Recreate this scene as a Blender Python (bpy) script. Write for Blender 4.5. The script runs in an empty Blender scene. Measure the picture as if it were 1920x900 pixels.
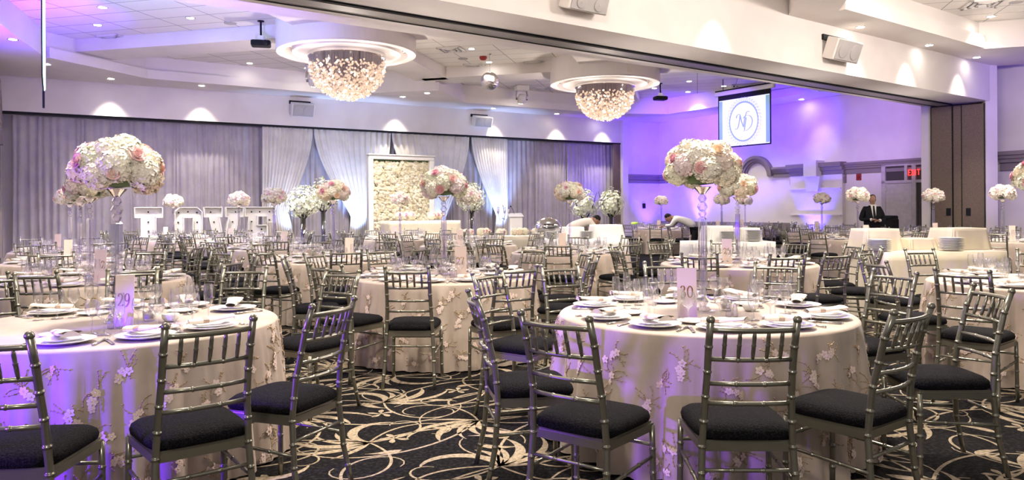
import bpy, math, random
from mathutils import Vector, Matrix, Euler
R = math.radians
PI = math.pi
rnd = random.Random(11)
scene = bpy.context.scene
COL = scene.collection

# ------------------------------------------------------------------ survey: photograph pixels -> the hall's own metres
F, CX, HY, EYE, ROLL = 1400.0, 960.0, 394.0, 1.40, 0.0064
def G(px, D, z=0.0):
    return Vector(((px - CX) / F * D, D, z))
def at(px, py, z):                       # point at height z seen at px, py
    dx, dy = px - CX, py - HY
    yy, xx = dy + ROLL * dx, dx - ROLL * dy
    D = F * (EYE - z) / yy
    return Vector((xx / F * D, D, z))
def on_line(P0, d, px):                  # where the sight line px meets a wall line
    k = (px - CX) / F
    t = (k * P0.y - P0.x) / (d.x - k * d.y)
    return P0 + d * t
def zof(p, py):
    px = CX + p.x / p.y * F
    return EYE + (HY - ROLL * (px - CX) - py) / F * p.y
A31 = R(31)
U = Vector((math.cos(A31), math.sin(A31), 0))
V = Vector((-math.sin(A31), math.cos(A31), 0))

# ------------------------------------------------------------------ mesh builder
class MB:
    def __init__(s):
        s.v, s.f, s.m, s.s = [], [], [], []
    def add(s, vs, fs, mi=0, sm=True, M=None):
        b = len(s.v)
        if M is not None:
            vs = [M @ Vector(p) for p in vs]
        s.v.extend(tuple(p) for p in vs)
        for f in fs:
            s.f.append(tuple(i + b for i in f)); s.m.append(mi); s.s.append(sm)
        return s
    def box(s, c, d, mi=0, rz=0.0, M=None):
        x, y, z = d[0] / 2, d[1] / 2, d[2] / 2
        T = Matrix.Translation(Vector(c)) @ Matrix.Rotation(rz, 4, 'Z')
        if M is not None: T = M @ T
        vs = [(i, j, k) for i in (-x, x) for j in (-y, y) for k in (-z, z)]
        return s.add(vs, [(0, 1, 3, 2), (4, 6, 7, 5), (0, 4, 5, 1), (2, 3, 7, 6), (0, 2, 6, 4), (1, 5, 7, 3)], mi, False, T)
    def rbox(s, c, d, r, mi=0, rz=0.0, M=None):   # box with chamfered edges
        T = Matrix.Translation(Vector(c)) @ Matrix.Rotation(rz, 4, 'Z')
        if M is not None: T = M @ T
        x, y, z = d[0] / 2, d[1] / 2, d[2] / 2
        rings = []
        for zz, k in ((-z, r), (-z + r, 0), (z - r, 0), (z, r)):
            X, Y = x - k, y - k
            q = r * .999
            rings.append([(X, -Y + q, zz), (X, Y - q, zz), (X - q, Y, zz), (-X + q, Y, zz), (-X, Y - q, zz), (-X, -Y + q, zz), (-X + q, -Y, zz), (X - q, -Y, zz)])
        vs = [p for rg in rings for p in rg]
        fs = []
        for k in range(3):
            for i in range(8):
                j = (i + 1) % 8
                fs.append((k * 8 + i, k * 8 + j, k * 8 + 8 + j, k * 8 + 8 + i))
        fs.append(tuple(range(7, -1, -1))); fs.append(tuple(range(24, 32)))
        return s.add(vs, fs, mi, False, T)
    def tube(s, pts, rad, n=8, mi=0, cap=True, M=None, sm=True):
        pts = [Vector(p) for p in pts]
        if not isinstance(rad, (list, tuple)): rad = [rad] * len(pts)
        vs, fs = [], []
        t0 = (pts[1] - pts[0]).normalized()
        up = Vector((0, 0, 1)) if abs(t0.z) < .9 else Vector((0, 1, 0))
        a = t0.cross(up).normalized()
        for k, p in enumerate(pts):
            t = (pts[min(k + 1, len(pts) - 1)] - pts[max(k - 1, 0)]).normalized()
            a = (a - t * a.dot(t)).normalized()
            b = t.cross(a)
            for i in range(n):
                w = 2 * PI * i / n
                vs.append(p + (a * math.cos(w) + b * math.sin(w)) * rad[k])
        for k in range(len(pts) - 1):
            for i in range(n):
                j = (i + 1) % n
                fs.append((k * n + i, k * n + j, (k + 1) * n + j, (k + 1) * n + i))
        if cap:
            fs.append(tuple(range(n - 1, -1, -1)))
            fs.append(tuple(range((len(pts) - 1) * n, len(pts) * n)))
        return s.add(vs, fs, mi, sm, M)
    def lathe(s, prof, n=20, mi=0, M=None, sm=True):     # prof: (r, z)
        vs, fs = [], []
        for r, z in prof:
            for i in range(n):
                w = 2 * PI * i / n
                vs.append((r * math.cos(w), r * math.sin(w), z))
        for k in range(len(prof) - 1):
            for i in range(n):
                j = (i + 1) % n
                fs.append((k * n + i, k * n + j, (k + 1) * n + j, (k + 1) * n + i))
        return s.add(vs, fs, mi, sm, M)
    def ball(s, c, r, n=10, mi=0, sm=True, M=None):
        if not isinstance(r, (list, tuple)): r = (r, r, r)
        m = max(4, n // 2)
        T = Matrix.Translation(Vector(c)) @ Matrix.Diagonal((r[0], r[1], r[2], 1))
        if M is not None: T = M @ T
        return s.lathe([(max(1e-4, math.sin(PI * k / m)), -math.cos(PI * k / m)) for k in range(m + 1)], n, mi, T, sm)
    def poly(s, pts, z0, z1, mi=0, top=True, bottom=True):    # extruded polygon
        n = len(pts)
        vs = [(p[0], p[1], z0) for p in pts] + [(p[0], p[1], z1) for p in pts]
        fs = [(i, (i + 1) % n, n + (i + 1) % n, n + i) for i in range(n)]
        if bottom: fs.append(tuple(range(n - 1, -1, -1)))
        if top: fs.append(tuple(range(n, 2 * n)))
        return s.add(vs, fs, mi, False)
    def grid(s, fn, nu, nv, mi=0, sm=True, M=None, closed=False):
        vs = [fn(i / nu, j / nv) for j in range(nv + 1) for i in range(nu + (0 if closed else 1))]
        w = nu if closed else nu + 1
        fs = []
        for j in range(nv):
            for i in range(nu):
                i2 = (i + 1) % w if closed else i + 1
                fs.append((j * w + i, j * w + i2, (j + 1) * w + i2, (j + 1) * w + i))
        return s.add(vs, fs, mi, sm, M)
    def mesh(s, name, mats):
        me = bpy.data.meshes.new(name)
        me.from_pydata(s.v, [], s.f)
        for m in mats: me.materials.append(m)
        me.polygons.foreach_set('material_index', s.m)
        me.polygons.foreach_set('use_smooth', s.s)
        me.update()
        return me
    def obj(s, name, mats, parent=None, loc=None, rz=None):
        if not isinstance(mats, (list, tuple)): mats = [mats]
        return place(name, s.mesh(name, mats), parent, loc, rz)

def place(name, me, parent=None, loc=None, rz=None, sc=None):
    o = bpy.data.objects.new(name, me)
    COL.objects.link(o)
    if parent is not None: o.parent = parent
    if loc is not None: o.location = loc
    if rz is not None: o.rotation_euler = (0, 0, rz)
    if sc is not None: o.scale = (sc, sc, sc)
    return o
def tag(o, label, cat, group=None):
    o['label'] = label; o['category'] = cat
    if group: o['group'] = group
    return o
def thing(name, label, cat, loc=(0, 0, 0), rz=0.0, group=None):
    o = bpy.data.objects.new(name, None); COL.objects.link(o)
    o.location = loc; o.rotation_euler = (0, 0, rz); o.empty_display_size = .1
    return tag(o, label, cat, group)
def struct(o, label=None):
    o['kind'] = 'structure'
    if label: o['label'] = label
    return o
def kids(o): return [c for c in o.children]
def dup(src, loc, rz, label, group=None, name=None):
    r = src.copy(); COL.objects.link(r); r.location = loc; r.rotation_euler = (0, 0, rz)
    r['label'] = label
    if group: r['group'] = group
    for c in kids(src):
        d = c.copy(); COL.objects.link(d); d.parent = r
        for g in kids(c):
            e = g.copy(); COL.objects.link(e); e.parent = d
    return r

# ------------------------------------------------------------------ materials
def mat(name, col, rough=.6, metal=0.0, emit=None, es=0.0, **kw):
    m = bpy.data.materials.new(name); m.use_nodes = True
    b = m.node_tree.nodes['Principled BSDF']
    b.inputs['Base Color'].default_value = (*col, 1)
    b.inputs['Roughness'].default_value = rough
    b.inputs['Metallic'].default_value = metal
    if emit:
        b.inputs['Emission Color'].default_value = (*emit, 1)
        b.inputs['Emission Strength'].default_value = es
    for k, v in kw.items():
        b.inputs[k.replace('_', ' ')].default_value = v
    return m
def nodes(m): return m.node_tree.nodes, m.node_tree.links, m.node_tree.nodes['Principled BSDF']
def noise_col(m, c1, c2, scale, detail=3, lo=.4, hi=.6, coord='Object', bump=0.0, bscale=None, bdist=.01):
    n, l, b = nodes(m)
    tc = n.new('ShaderNodeTexCoord')
    t = n.new('ShaderNodeTexNoise'); t.inputs['Scale'].default_value = scale; t.inputs['Detail'].default_value = detail
    l.new(tc.outputs[coord], t.inputs['Vector'])
    r = n.new('ShaderNodeValToRGB')
    r.color_ramp.elements[0].position = lo; r.color_ramp.elements[0].color = (*c1, 1)
    r.color_ramp.elements[1].position = hi; r.color_ramp.elements[1].color = (*c2, 1)
    l.new(t.outputs['Fac'], r.inputs['Fac']); l.new(r.outputs['Color'], b.inputs['Base Color'])
    if bump:
        t2 = t
        if bscale:
            t2 = n.new('ShaderNodeTexNoise'); t2.inputs['Scale'].default_value = bscale; t2.inputs['Detail'].default_value = 2
            l.new(tc.outputs[coord], t2.inputs['Vector'])
        bp = n.new('ShaderNodeBump'); bp.inputs['Strength'].default_value = bump; bp.inputs['Distance'].default_value = bdist
        l.new(t2.outputs['Fac'], bp.inputs['Height']); l.new(bp.outputs['Normal'], b.inputs['Normal'])
    return m
def per_object(m, stops):                # each copy its own shade of the same flower
    n, l, b = nodes(m)
    oi = n.new('ShaderNodeObjectInfo')
    r = n.new('ShaderNodeValToRGB'); r.color_ramp.interpolation = 'LINEAR'
    e = r.color_ramp.elements
    e[0].position = stops[0][0]; e[0].color = (*stops[0][1], 1)
    e[1].position = stops[-1][0]; e[1].color = (*stops[-1][1], 1)
    for p, c in stops[1:-1]:
        x = e.new(p); x.color = (*c, 1)
    l.new(oi.outputs['Random'], r.inputs['Fac']); l.new(r.outputs['Color'], b.inputs['Base Color'])
    return m
def thin_glass(name, tint=(1, 1, 1), refl=.9, body=.10):
    m = bpy.data.materials.new(name); m.use_nodes = True
    n, l = m.node_tree.nodes, m.node_tree.links
    n.remove(n['Principled BSDF']); out = n['Material Output']
    tr = n.new('ShaderNodeBsdfTransparent'); tr.inputs['Color'].default_value = (*tint, 1)
    gl = n.new('ShaderNodeBsdfGlossy'); gl.inputs['Roughness'].default_value = .04
    df = n.new('ShaderNodeBsdfTranslucent'); df.inputs['Color'].default_value = (.9, .9, .95, 1)
    lw = n.new('ShaderNodeLayerWeight'); lw.inputs['Blend'].default_value = .35
    mu = n.new('ShaderNodeMath'); mu.operation = 'MULTIPLY_ADD'; mu.inputs[1].default_value = refl; mu.inputs[2].default_value = .05
    l.new(lw.outputs['Facing'], mu.inputs[0])
    mx = n.new('ShaderNodeMixShader'); l.new(mu.outputs[0], mx.inputs[0]); l.new(tr.outputs[0], mx.inputs[1]); l.new(gl.outputs[0], mx.inputs[2])
    m2 = n.new('ShaderNodeMixShader'); m2.inputs[0].default_value = body
    l.new(mx.outputs[0], m2.inputs[1]); l.new(df.outputs[0], m2.inputs[2]); l.new(m2.outputs[0], out.inputs[0])
    return m

M = {}
M['metal'] = mat('pewter_lacquer', (.24, .235, .19), .28, .75)
M['cushion'] = noise_col(mat('black_boucle', (.01, .01, .013), .85), (.0015, .0015, .002), (.013, .013, .018), 150, 3, .45, .66, bump=.9, bdist=.008)
M['cloth'] = mat('taupe_tulle_cloth', (.60, .50, .41), .55, Sheen_Weight=.25, Sheen_Roughness=.4)
noise_col(M['cloth'], (.40, .325, .265), (.54, .45, .38), 5, 6, .3, .7)
M['petal_lace'] = mat('pink_lace_petals', (.86, .70, .62), .6)
M['sprig'] = mat('gold_sprig_thread', (.50, .37, .22), .5)
M['porcelain'] = mat('white_porcelain', (.86, .85, .84), .18)
M['napkin'] = mat('ivory_napkin', (.86, .78, .68), .7)
M['napkin_band'] = mat('champagne_ribbon', (.45, .32, .25), .4)
M['steel'] = mat('polished_cutlery', (.7, .68, .66), .18, 1.0)
M['glass'] = thin_glass('clear_glassware', (.97, .97, .985), .95, .035)
M['crystal'] = thin_glass('cut_crystal', (.90, .88, .97), 1.15, .05)
M['mirror'] = mat('mirror_silver', (.72, .70, .70), .12, 1.0)
M['card'] = mat('blush_card', (.86, .72, .64), .6)
M['gold_ink'] = mat('gold_ink', (.30, .16, .06), .45, .2)
M['hydrangea'] = per_object(mat('hydrangea_petal', (.9, .86, .76), .7, Subsurface_Weight=0.0), [(0, (.92, .86, .70)), (.35, (.93, .89, .80)), (.6, (.86, .88, .70)), (.8, (.93, .80, .62)), (1, (.90, .78, .80))])
M['rose'] = per_object(mat('rose_petal', (.8, .4, .5), .6), [(0, (.72, .36, .46)), (.35, (.80, .50, .58)), (.6, (.88, .56, .44)), (.8, (.66, .30, .50)), (1, (.9, .70, .50))])
M['hyd_far'] = noise_col(mat('hydrangea_petal_mixed', (.9, .86, .76), .7), (.93, .88, .74), (.90, .78, .76), 9, 1, .42, .62)
M['rose_far'] = noise_col(mat('rose_petal_mixed', (.8, .4, .5), .6), (.70, .34, .46), (.90, .62, .50), 12, 1, .42, .58)
M['leaf'] = mat('dark_leaf', (.10, .16, .06), .6)
M['blossom'] = mat('white_blossom', (.86, .88, .74), .7)
M['green_blossom'] = mat('green_bud', (.42, .52, .24), .7)
M['stem'] = mat('dark_branch', (.04, .035, .04), .6)
M['wall'] = noise_col(mat('painted_plaster', (.76, .71, .69), .85), (.74, .69, .67), (.79, .74, .72), 1.2, 2)
M['soffit'] = noise_col(mat('soffit_plaster', (.78, .73, .70), .85), (.76, .71, .685), (.80, .75, .72), 1.0, 2)
M['cornice'] = mat('taupe_cornice', (.25, .21, .215), .7)
M['tile'] = mat('ceiling_tile', (.8, .76, .72), .9)
n, l, b = nodes(M['tile'])
tc = n.new('ShaderNodeTexCoord'); mp = n.new('ShaderNodeMapping'); mp.inputs['Rotation'].default_value = (0, 0, R(14))
l.new(tc.outputs['Object'], mp.inputs['Vector'])
bk = n.new('ShaderNodeTexBrick'); bk.offset = 0; bk.inputs['Scale'].default_value = 1
bk.inputs['Brick Width'].default_value = 1.22; bk.inputs['Row Height'].default_value = .61; bk.inputs['Mortar Size'].default_value = .012
bk.inputs['Mortar Smooth'].default_value = .1
bk.inputs['Color1'].default_value = (.80, .76, .72, 1); bk.inputs['Color2'].default_value = (.83, .79, .75, 1); bk.inputs['Mortar'].default_value = (.36, .33, .33, 1)
l.new(mp.outputs[0], bk.inputs['Vector']); l.new(bk.outputs['Color'], b.inputs['Base Color'])
M['track'] = mat('brushed_track', (.33, .31, .29), .45, .5)
M['black'] = mat('black_paint', (.012, .012, .014), .5)
M['vent'] = mat('vent_white', (.75, .72, .70), .6)
M['grille'] = noise_col(mat('speaker_grille', (.4, .38, .38), .6), (.36, .34, .34), (.46, .44, .44), 300, 1)
M['spk'] = mat('speaker_shell', (.74, .70, .66), .5)
M['lamp'] = mat('lamp_lens', (1, 1, 1), .4, emit=(1, .94, .84), es=30)
M['curtain'] = noise_col(mat('lilac_grey_drape', (.50, .46, .485), .8, Sheen_Weight=.2), (.455, .42, .47), (.52, .48, .53), 3, 4)
M['swag'] = noise_col(mat('ivory_sheer_drape', (.74, .70, .65), .75), (.70, .655, .61), (.80, .76, .71), 2, 4)
M['panel'] = noise_col(mat('brown_partition_fabric', (.15, .115, .085), .8), (.12, .093, .068), (.20, .155, .115), 90, 2, .35, .65)
M['white'] = mat('white_lacquer', (.84, .82, .80), .4)
M['door'] = noise_col(mat('door_grey', (.50, .46, .47), .6), (.47, .43, .44), (.53, .49, .50), 8, 3)
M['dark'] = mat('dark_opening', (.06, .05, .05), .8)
M['cream'] = noise_col(mat('cream_satin', (.8, .72, .56), .45, Sheen_Weight=.3), (.70, .62, .47), (.76, .69, .54), 3, 3)
M['white_cloth'] = mat('white_linen', (.86, .84, .81), .7)
M['bead'] = mat('chandelier_bead', (.30, .22, .17), .3, emit=(1, .68, .48), es=.32)
M['bead_hot'] = mat('chandelier_bulb', (1, .9, .8), .2, emit=(1, .82, .62), es=1.5)
M['rod'] = mat('chandelier_rod', (.34, .28, .30), .4, .4)
M['ball'] = mat('mirror_tiles', (.62, .58, .60), .12, 1.0)
n, l, b = nodes(M['ball'])
tc = n.new('ShaderNodeTexCoord'); vo = n.new('ShaderNodeTexVoronoi'); vo.inputs['Scale'].default_value = 42
l.new(tc.outputs['Object'], vo.inputs['Vector']); bp = n.new('ShaderNodeBump'); bp.inputs['Strength'].default_value = .5; bp.inputs['Distance'].default_value = .02
l.new(vo.outputs['Distance'], bp.inputs['Height']); l.new(bp.outputs['Normal'], b.inputs['Normal'])
M['exit'] = mat('exit_red', (.8, .05, .03), .5, emit=(1, .03, .02), es=1.2)
M['screen'] = mat('projected_white', (.3, .3, .3), .6, emit=(.86, .97, 1), es=.40)
M['screen_ink'] = mat('projected_teal', (.08, .12, .14), .6, emit=(.30, .52, .60), es=.30)
M['cyan'] = mat('screen_edge_cyan', (.5, .9, 1), .6, emit=(.35, .85, 1), es=2.5)
M['red'] = mat('alarm_red', (.30, .02, .02), .5)
M['skin'] = mat('skin', (.40, .22, .15), .55)
M['hair'] = mat('black_hair', (.012, .010, .010), .6)
M['suit'] = mat('black_suit', (.012, .012, .016), .7)
M['shirt'] = mat('white_shirt', (.80, .78, .76), .7)
M['jacket'] = mat('cream_jacket', (.70, .64, .56), .7)
M['lime'] = mat('lime_lid', (.45, .70, .10), .5)
M['carpet'] = noise_col(mat('black_carpet', (.01, .01, .012), .95), (.002, .002, .003), (.026, .023, .024), 42, 6, .46, .74, bump=.4, bscale=160, bdist=.004)
M['scroll'] = noise_col(mat('beige_carpet_scroll', (.42, .36, .28), .95), (.20, .16, .11), (.36, .30, .22), 45, 4, .35, .6)
M['candle'] = mat('candle_wax', (.88, .84, .76), .5)
M['flowerwall'] = noise_col(mat('cream_paper_roses', (.84, .78, .60), .75), (.90, .84, .68), (.74, .66, .46), 6, 2, .40, .62)

for k_ in ('cushion', 'carpet', 'scroll', 'suit', 'black', 'hair', 'stem', 'panel'):
    M[k_].node_tree.nodes['Principled BSDF'].inputs['Specular IOR Level'].default_value = .12
# ------------------------------------------------------------------ camera
cam = bpy.data.cameras.new('camera'); cam.sensor_width = 36; cam.lens = F / 1920 * 36
cam.shift_y = -(450 - HY) / 1920; cam.clip_start = .05; cam.clip_end = 200
co = bpy.data.objects.new('camera', cam); COL.objects.link(co)
co.matrix_world = Matrix.Translation((0, 0, EYE)) @ Matrix.Rotation(R(90), 4, 'X') @ Matrix.Rotation(-ROLL, 4, 'Z')
scene.camera = co

# ------------------------------------------------------------------ hall shell
SZ, XZ, TZ, HZ = 4.88, 5.17, 5.47, 4.0       # low soffit, cross beams, tiles, header underside
BL, BR = Vector((-12.7, 18.96, 0)), Vector((4.4, 29.3, 0))
UB = (BR - BL).normalized(); VB = Vector((-UB.y, UB.x, 0))
CO = BR + UB * 1.85
RW = (Vector((12.3, 19.3, 0)) - CO).normalized()
RN = Vector((RW.y, -RW.x, 0))                # into the hall is -x side
if RN.x > 0: RN = -RN
REND = CO + RW * 21
def wbox(mb, P0, d, nrm, a0, a1, z0, z1, t0, t1, mi=0):    # box on a wall line, t measured along nrm
    q = [P0 + d * a0 + nrm * t0, P0 + d * a1 + nrm * t0, P0 + d * a1 + nrm * t1, P0 + d * a0 + nrm * t1]
    return mb.poly([(p.x, p.y) for p in q], z0, z1, mi)

# floor with scroll pattern woven in
fl = MB()
fl.add([(-16, -1.5, 0), (24, -1.5, 0), (24, 34, 0), (-16, 34, 0)], [(0, 1, 2, 3)], 0, False)
def stroke(mb, x, y, h, L, k0, k1, w, prof='leaf', n=14, z=.0012):
    ds = L / n; P = []
    for i in range(n + 1):
        t = i / n
        if prof == 'leaf': ww = w * math.sin(PI * min(1, .06 + t * .94)) ** .8 * (1.25 - .5 * t) + .0015
        elif prof == 'drop': ww = w * (math.sin(PI * t ** 1.8) ** .9) + .002
        else: ww = w * (1 - .45 * t) * (.6 + .4 * math.sin(PI * t))
        P.append((x, y, h, ww))
        h += (k0 + (k1 - k0) * t * t) * ds
        x += math.cos(h) * ds; y += math.sin(h) * ds
    vs, fs = [], []
    for (a, c, hh, ww) in P:
        vs += [(a - math.sin(hh) * ww, c + math.cos(hh) * ww, z), (a + math.sin(hh) * ww, c - math.cos(hh) * ww, z)]
    for i in range(n): fs.append((2 * i, 2 * i + 1, 2 * i + 3, 2 * i + 2))
    mb.add(vs, fs, 1, False)
    return x, y, h
cr = random.Random(5)
def motif(mb, x, y, a, m):
    z = .0012 + cr.random() * .0004
    # nested feather leaves fanning from a root
    for i in range(6):
        h = a + m * (-.5 + .34 * i)
        stroke(mb, x, y, h, .34 + .10 * ((i * 3) % 4), m * (1.6 + .5 * i), m * (2.6 + .6 * i), .016 + .007 * (i % 3), 'leaf', 12, z)
    # spirals
    for i, (hh, L, kk) in enumerate(((2.6, .95, 13), (3.6, .8, 15), (-1.5, 1.0, 11))):
        stroke(mb, x, y, a + m * hh, L, m * 1.2 * (1 if i != 1 else -1), m * kk * (1 if i != 1 else -1), .011, 'vine', 22, z)
    # long vines with leaf tips
    ex, ey, eh = stroke(mb, x, y, a + m * 1.2, 1.5, -m * .7, -m * 3.4, .012, 'vine', 22, z)
    stroke(mb, ex, ey, eh + .7, .22, 2, 5, .028, 'drop', 8, z)
    ex, ey, eh = stroke(mb, x, y, a + PI, 1.25, m * .9, m * 4.6, .012, 'vine', 22, z)
    stroke(mb, ex, ey, eh - .8, .26, -3, -6, .03, 'drop', 8, z)
    bx, by = x + math.cos(a + .5 * m) * .62, y + math.sin(a + .5 * m) * .62
    for i in range(5):
        stroke(mb, bx, by, a + i * 1.257, .10, m * 3, m * 9, .018, 'drop', 5, z)
for gi in range(-16, 17):
    for gj in range(0, 20):
        p = U * (gi * .80 + (gj % 2) * .40) + V * (gj * .78 + 1.2)
        if p.y < 1.6 or p.y > 15 or abs(p.x) > p.y * .76 + 1: continue
        motif(fl, p.x + cr.uniform(-.08, .08), p.y + cr.uniform(-.08, .08), A31 + (0 if gj % 2 else PI) + cr.uniform(-.5, .5), 1 if (gi + gj) % 2 else -1)
struct(fl.obj('floor', [M['carpet'], M['scroll']]))

# back wall: header in front, drapes in the recess, wall behind
mb = MB()
wbox(mb, BL, UB, VB, -1.2, 19.98, HZ, 5.6, 0, .35)
wbox(mb, BL, UB, VB, -1.2, 21.83, 0, 5.6, .75, .95)
wbox(mb, BL, UB, VB, 19.98, 21.9, 0, 5.6, 0, .75)
struct(mb.obj('wall_back', M['wall']))
mb = MB(); wbox(mb, BL, UB, VB, 19.85, 20.12, 0, SZ, -.10, .1)
struct(mb.obj('trim_1', M['wall']))
mb = MB(); wbox(mb, BL, UB, VB, 19.50, 19.84, 0, HZ, .04, .10)
struct(mb.obj('trim_2', M['panel']))
mb = MB(); wbox(mb, BL, UB, VB, -.3, 19.9, HZ - .05, HZ - .001, .02, .30)
struct(mb.obj('trim_3', M['black']))
# right wall and its mouldings
mb = MB(); wbox(mb, CO, RW, RN, -.2, 21, 0, 5.6, -.25, 0)
struct(mb.obj('wall_right', M['wall']))
def ra(px): return (on_line(CO, RW, px) - CO).dot(RW)
def cornice(mb, P0, d, nrm, a0, a1, z=2.78, sc=1.0):
    for k, (z0, z1, t) in enumerate(((0, -.07, .16), (-.07, -.13, .12), (-.13, -.20, .08), (-.24, -.34, .05), (-.20, -.24, .03))):
        wbox(mb, P0, d, nrm, a0, a1, z + z1 * sc, z + z0 * sc, 0, t * sc)
mb = MB()
a_arch0, a_arch1 = ra(1391), ra(1452)
cornice(mb, CO, RW, RN, 0, a_arch0); cornice(mb, CO, RW, RN, a_arch1, ra(1487))
cornice(mb, CO, RW, RN, ra(1487) - .05, ra(1585) + .05, 2.82, 1.9); cornice(mb, CO, RW, RN, ra(1586), ra(1735))
cornice(mb, BL, UB, -VB, 20.14, 21.83)
# arch moulding
ac, ar = (a_arch0 + a_arch1) / 2, (a_arch1 - a_arch0) / 2
for (ro, ri, t) in ((ar, ar * .86, .16), (ar * .86, ar * .74, .11), (ar * .74, ar * .64, .06)):
    def arc(s_, t_):
        w = PI * s_
        k = int(round(t_ * 3))
        rr, tt = ((ro, 0), (ro, t), (ri, t), (ri, 0))[k]
        p = CO + RW * (ac - math.cos(w) * rr) + RN * tt
        return (p.x, p.y, 2.50 + math.sin(w) * rr)
    mb.grid(arc, 28, 3, sm=False)
struct(mb.obj('trim_4', M['cornice']))
# uplit panel with keystone and two slim ledges
a0, a1 = ra(1487), ra(1585)
mb = MB()
wbox(mb, CO, RW, RN, a0, a1, 0, 2.46, 0, .14)
am = (a0 + a1) / 2
wbox(mb, CO, RW, RN, am - .24, am + .24, 2.40, 2.90, 0, .40)
vs = [CO + RW * (am + s * w) + RN * t + Vector((0, 0, z)) for (w, z) in ((.30, 2.40), (.21, 1.93)) for s in (-1, 1) for t in (.10, .30)]
mb.add(vs, [(1, 3, 7, 5), (0, 1, 5, 4), (2, 6, 7, 3), (4, 5, 7, 6), (0, 2, 3, 1)], 0, False)
struct(mb.obj('trim_5', M['wall']))
for k, py in enumerate((354, 403)):
    p = CO + RW * am; zz = zof(p, py)
    mb = MB(); wbox(mb, CO, RW, RN, am - .95, am + .95, zz - .018, zz + .018, .12, .19)
    struct(mb.obj('trim_%d' % (6 + k), M['wall']))
mb = MB(); wbox(mb, CO, RW, RN, 0, a0, 0, .92, 0, .03)
struct(mb.obj('baseboard_right', M['cornice']))
# doorway
def doorway():
    a0, a1 = ra(1660), ra(1735)
    mb = MB(); wbox(mb, CO, RW, RN, a0, a1 + .4, 0, 2.62, 0, .03); f0 = struct(mb.obj('door_1', M['dark']))
    am = (a0 + ra(1718)) / 2
    mb = MB()
    for a in (a0, ra(1717), ):
        wbox(mb, CO, RW, RN, a - .06, a + .06, 0, 2.66, 0, .09)
    wbox(mb, CO, RW, RN, a0 - .06, a1 + .4, 2.10, 2.18, 0, .09)
    wbox(mb, CO, RW, RN, a0 - .06, a1 + .4, 2.60, 2.68, 0, .09)
    a = ra(1702); wbox(mb, CO, RW, RN, a - .04, a + .04, 2.14, 2.64, 0, .09)
    mb.obj('door_frame', M['door'], f0)
    mb = MB(); wbox(mb, CO, RW, RN, a0 + .06, ra(1716) - .06, .02, 2.09, .03, .07); mb.obj('door_leaf', M['door'], f0)
    mb = MB()
    for z in (.3, 1.1, 1.85): wbox(mb, CO, RW, RN, a0 + .04, a0 + .08, z, z + .1, .07, .085)
    mb.obj('hinge', M['steel'], f0)
doorway()
def letters(mb, P0, d, nrm, a, z, h, w, text, t0, t1, mi=0, s=.018):
    S = {'E': ((0, 0, 0, 1), (0, 1, 1, 1), (0, .5, .8, .5), (0, 0, 1, 0)), 'X': ((0, 0, 1, 1), (0, 1, 1, 0)), 'I': ((.5, 0, .5, 1),), 'T': ((0, 1, 1, 1), (.5, 0, .5, 1))}
    for k, ch in enumerate(text):
        for (x0, y0, x1, y1) in S[ch]:
            p = P0 + d * (a + k * w * 1.35 + x0 * w) + Vector((0, 0, z + y0 * h)) + nrm * (t0 + t1) / 2
            q = P0 + d * (a + k * w * 1.35 + x1 * w) + Vector((0, 0, z + y1 * h)) + nrm * (t0 + t1) / 2
            mb.tube([p, q], s, 4, mi, True, None, False)
ea = ra(1717)
p = CO + RW * ea
es = thing('exit_sign', 'black exit sign with red letters above the grey door', 'sign', p + RN * .1 + Vector((0, 0, 2.38)))
mb = MB(); o0 = es.location
P0 = CO + RW * (ea - .28) - o0
wbox(mb, P0, RW, RN, 0, .62, 2.38 - .15, 2.38 + .15, .0, .10); mb.obj('sign_box', M['black'], es)
mb = MB(); letters(mb, P0, RW, RN, .14, 2.38 - .07, .15, .065, 'EXIT', .10, .12, s=.013); mb.obj('sign_letters', M['exit'], es)
for o in es.children:
    o.location = (0, 0, 0)
p = on_line(CO, RW, 1611) + RN * .01
mb = MB(); mb.rbox((0, 0, 0), (.16, .05, .2), .01, 0, math.atan2(RW.y, RW.x)); mb.ball((RN.x * .03, RN.y * .03, 0), .045, 10)
tag(mb.obj('fire_alarm', M['red'], None, p + Vector((0, 0, zof(p, 332)))), 'small dark red fire alarm box on the wall beside the doorway', 'alarm')
p = on_line(BL - VB * 0, UB, 1207)
mb = MB(); mb.rbox((0, 0, 0), (.14, .05, .2), .01, 0, A31)
tag(mb.obj('wall_socket_box', M['black'], None, p - VB * .02 + Vector((0, 0, zof(p, 386)))), 'small black box on the violet-lit wall beside the drapes', 'wall box')

# ---- big beam over the partition line
FR = Vector((11.6, 18.2, 0)); BK = Vector((10.66, 19.26, 0))
DB = Vector((math.cos(R(35.7)), math.sin(R(35.7)), 0)); NB = Vector((-DB.y, DB.x, 0))
f0, f1 = FR - DB * 26, FR + DB * .45
b0, b1 = BK - DB * 26, BK + DB * 1.6
mb = MB(); mb.poly([(p.x, p.y) for p in (f0, f1, b1, b0)], HZ, 5.6)
struct(mb.obj('wall_beam', M['wall']))
mb = MB()
tm = FR + (BK - FR) * .56
wbox(mb, tm, DB, NB, -26, -.05, HZ - .035, HZ - .002, 0, .30, 0)
wbox(mb, tm, DB, NB, -26, -.05, HZ - .03, HZ - .003, -.045, -.005, 1)
wbox(mb, tm, DB, NB, -26, -.05, HZ - .045, HZ - .002, .301, .33, 1)
struct(mb.obj('trim_8', [M['track'], M['black']]))
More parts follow.
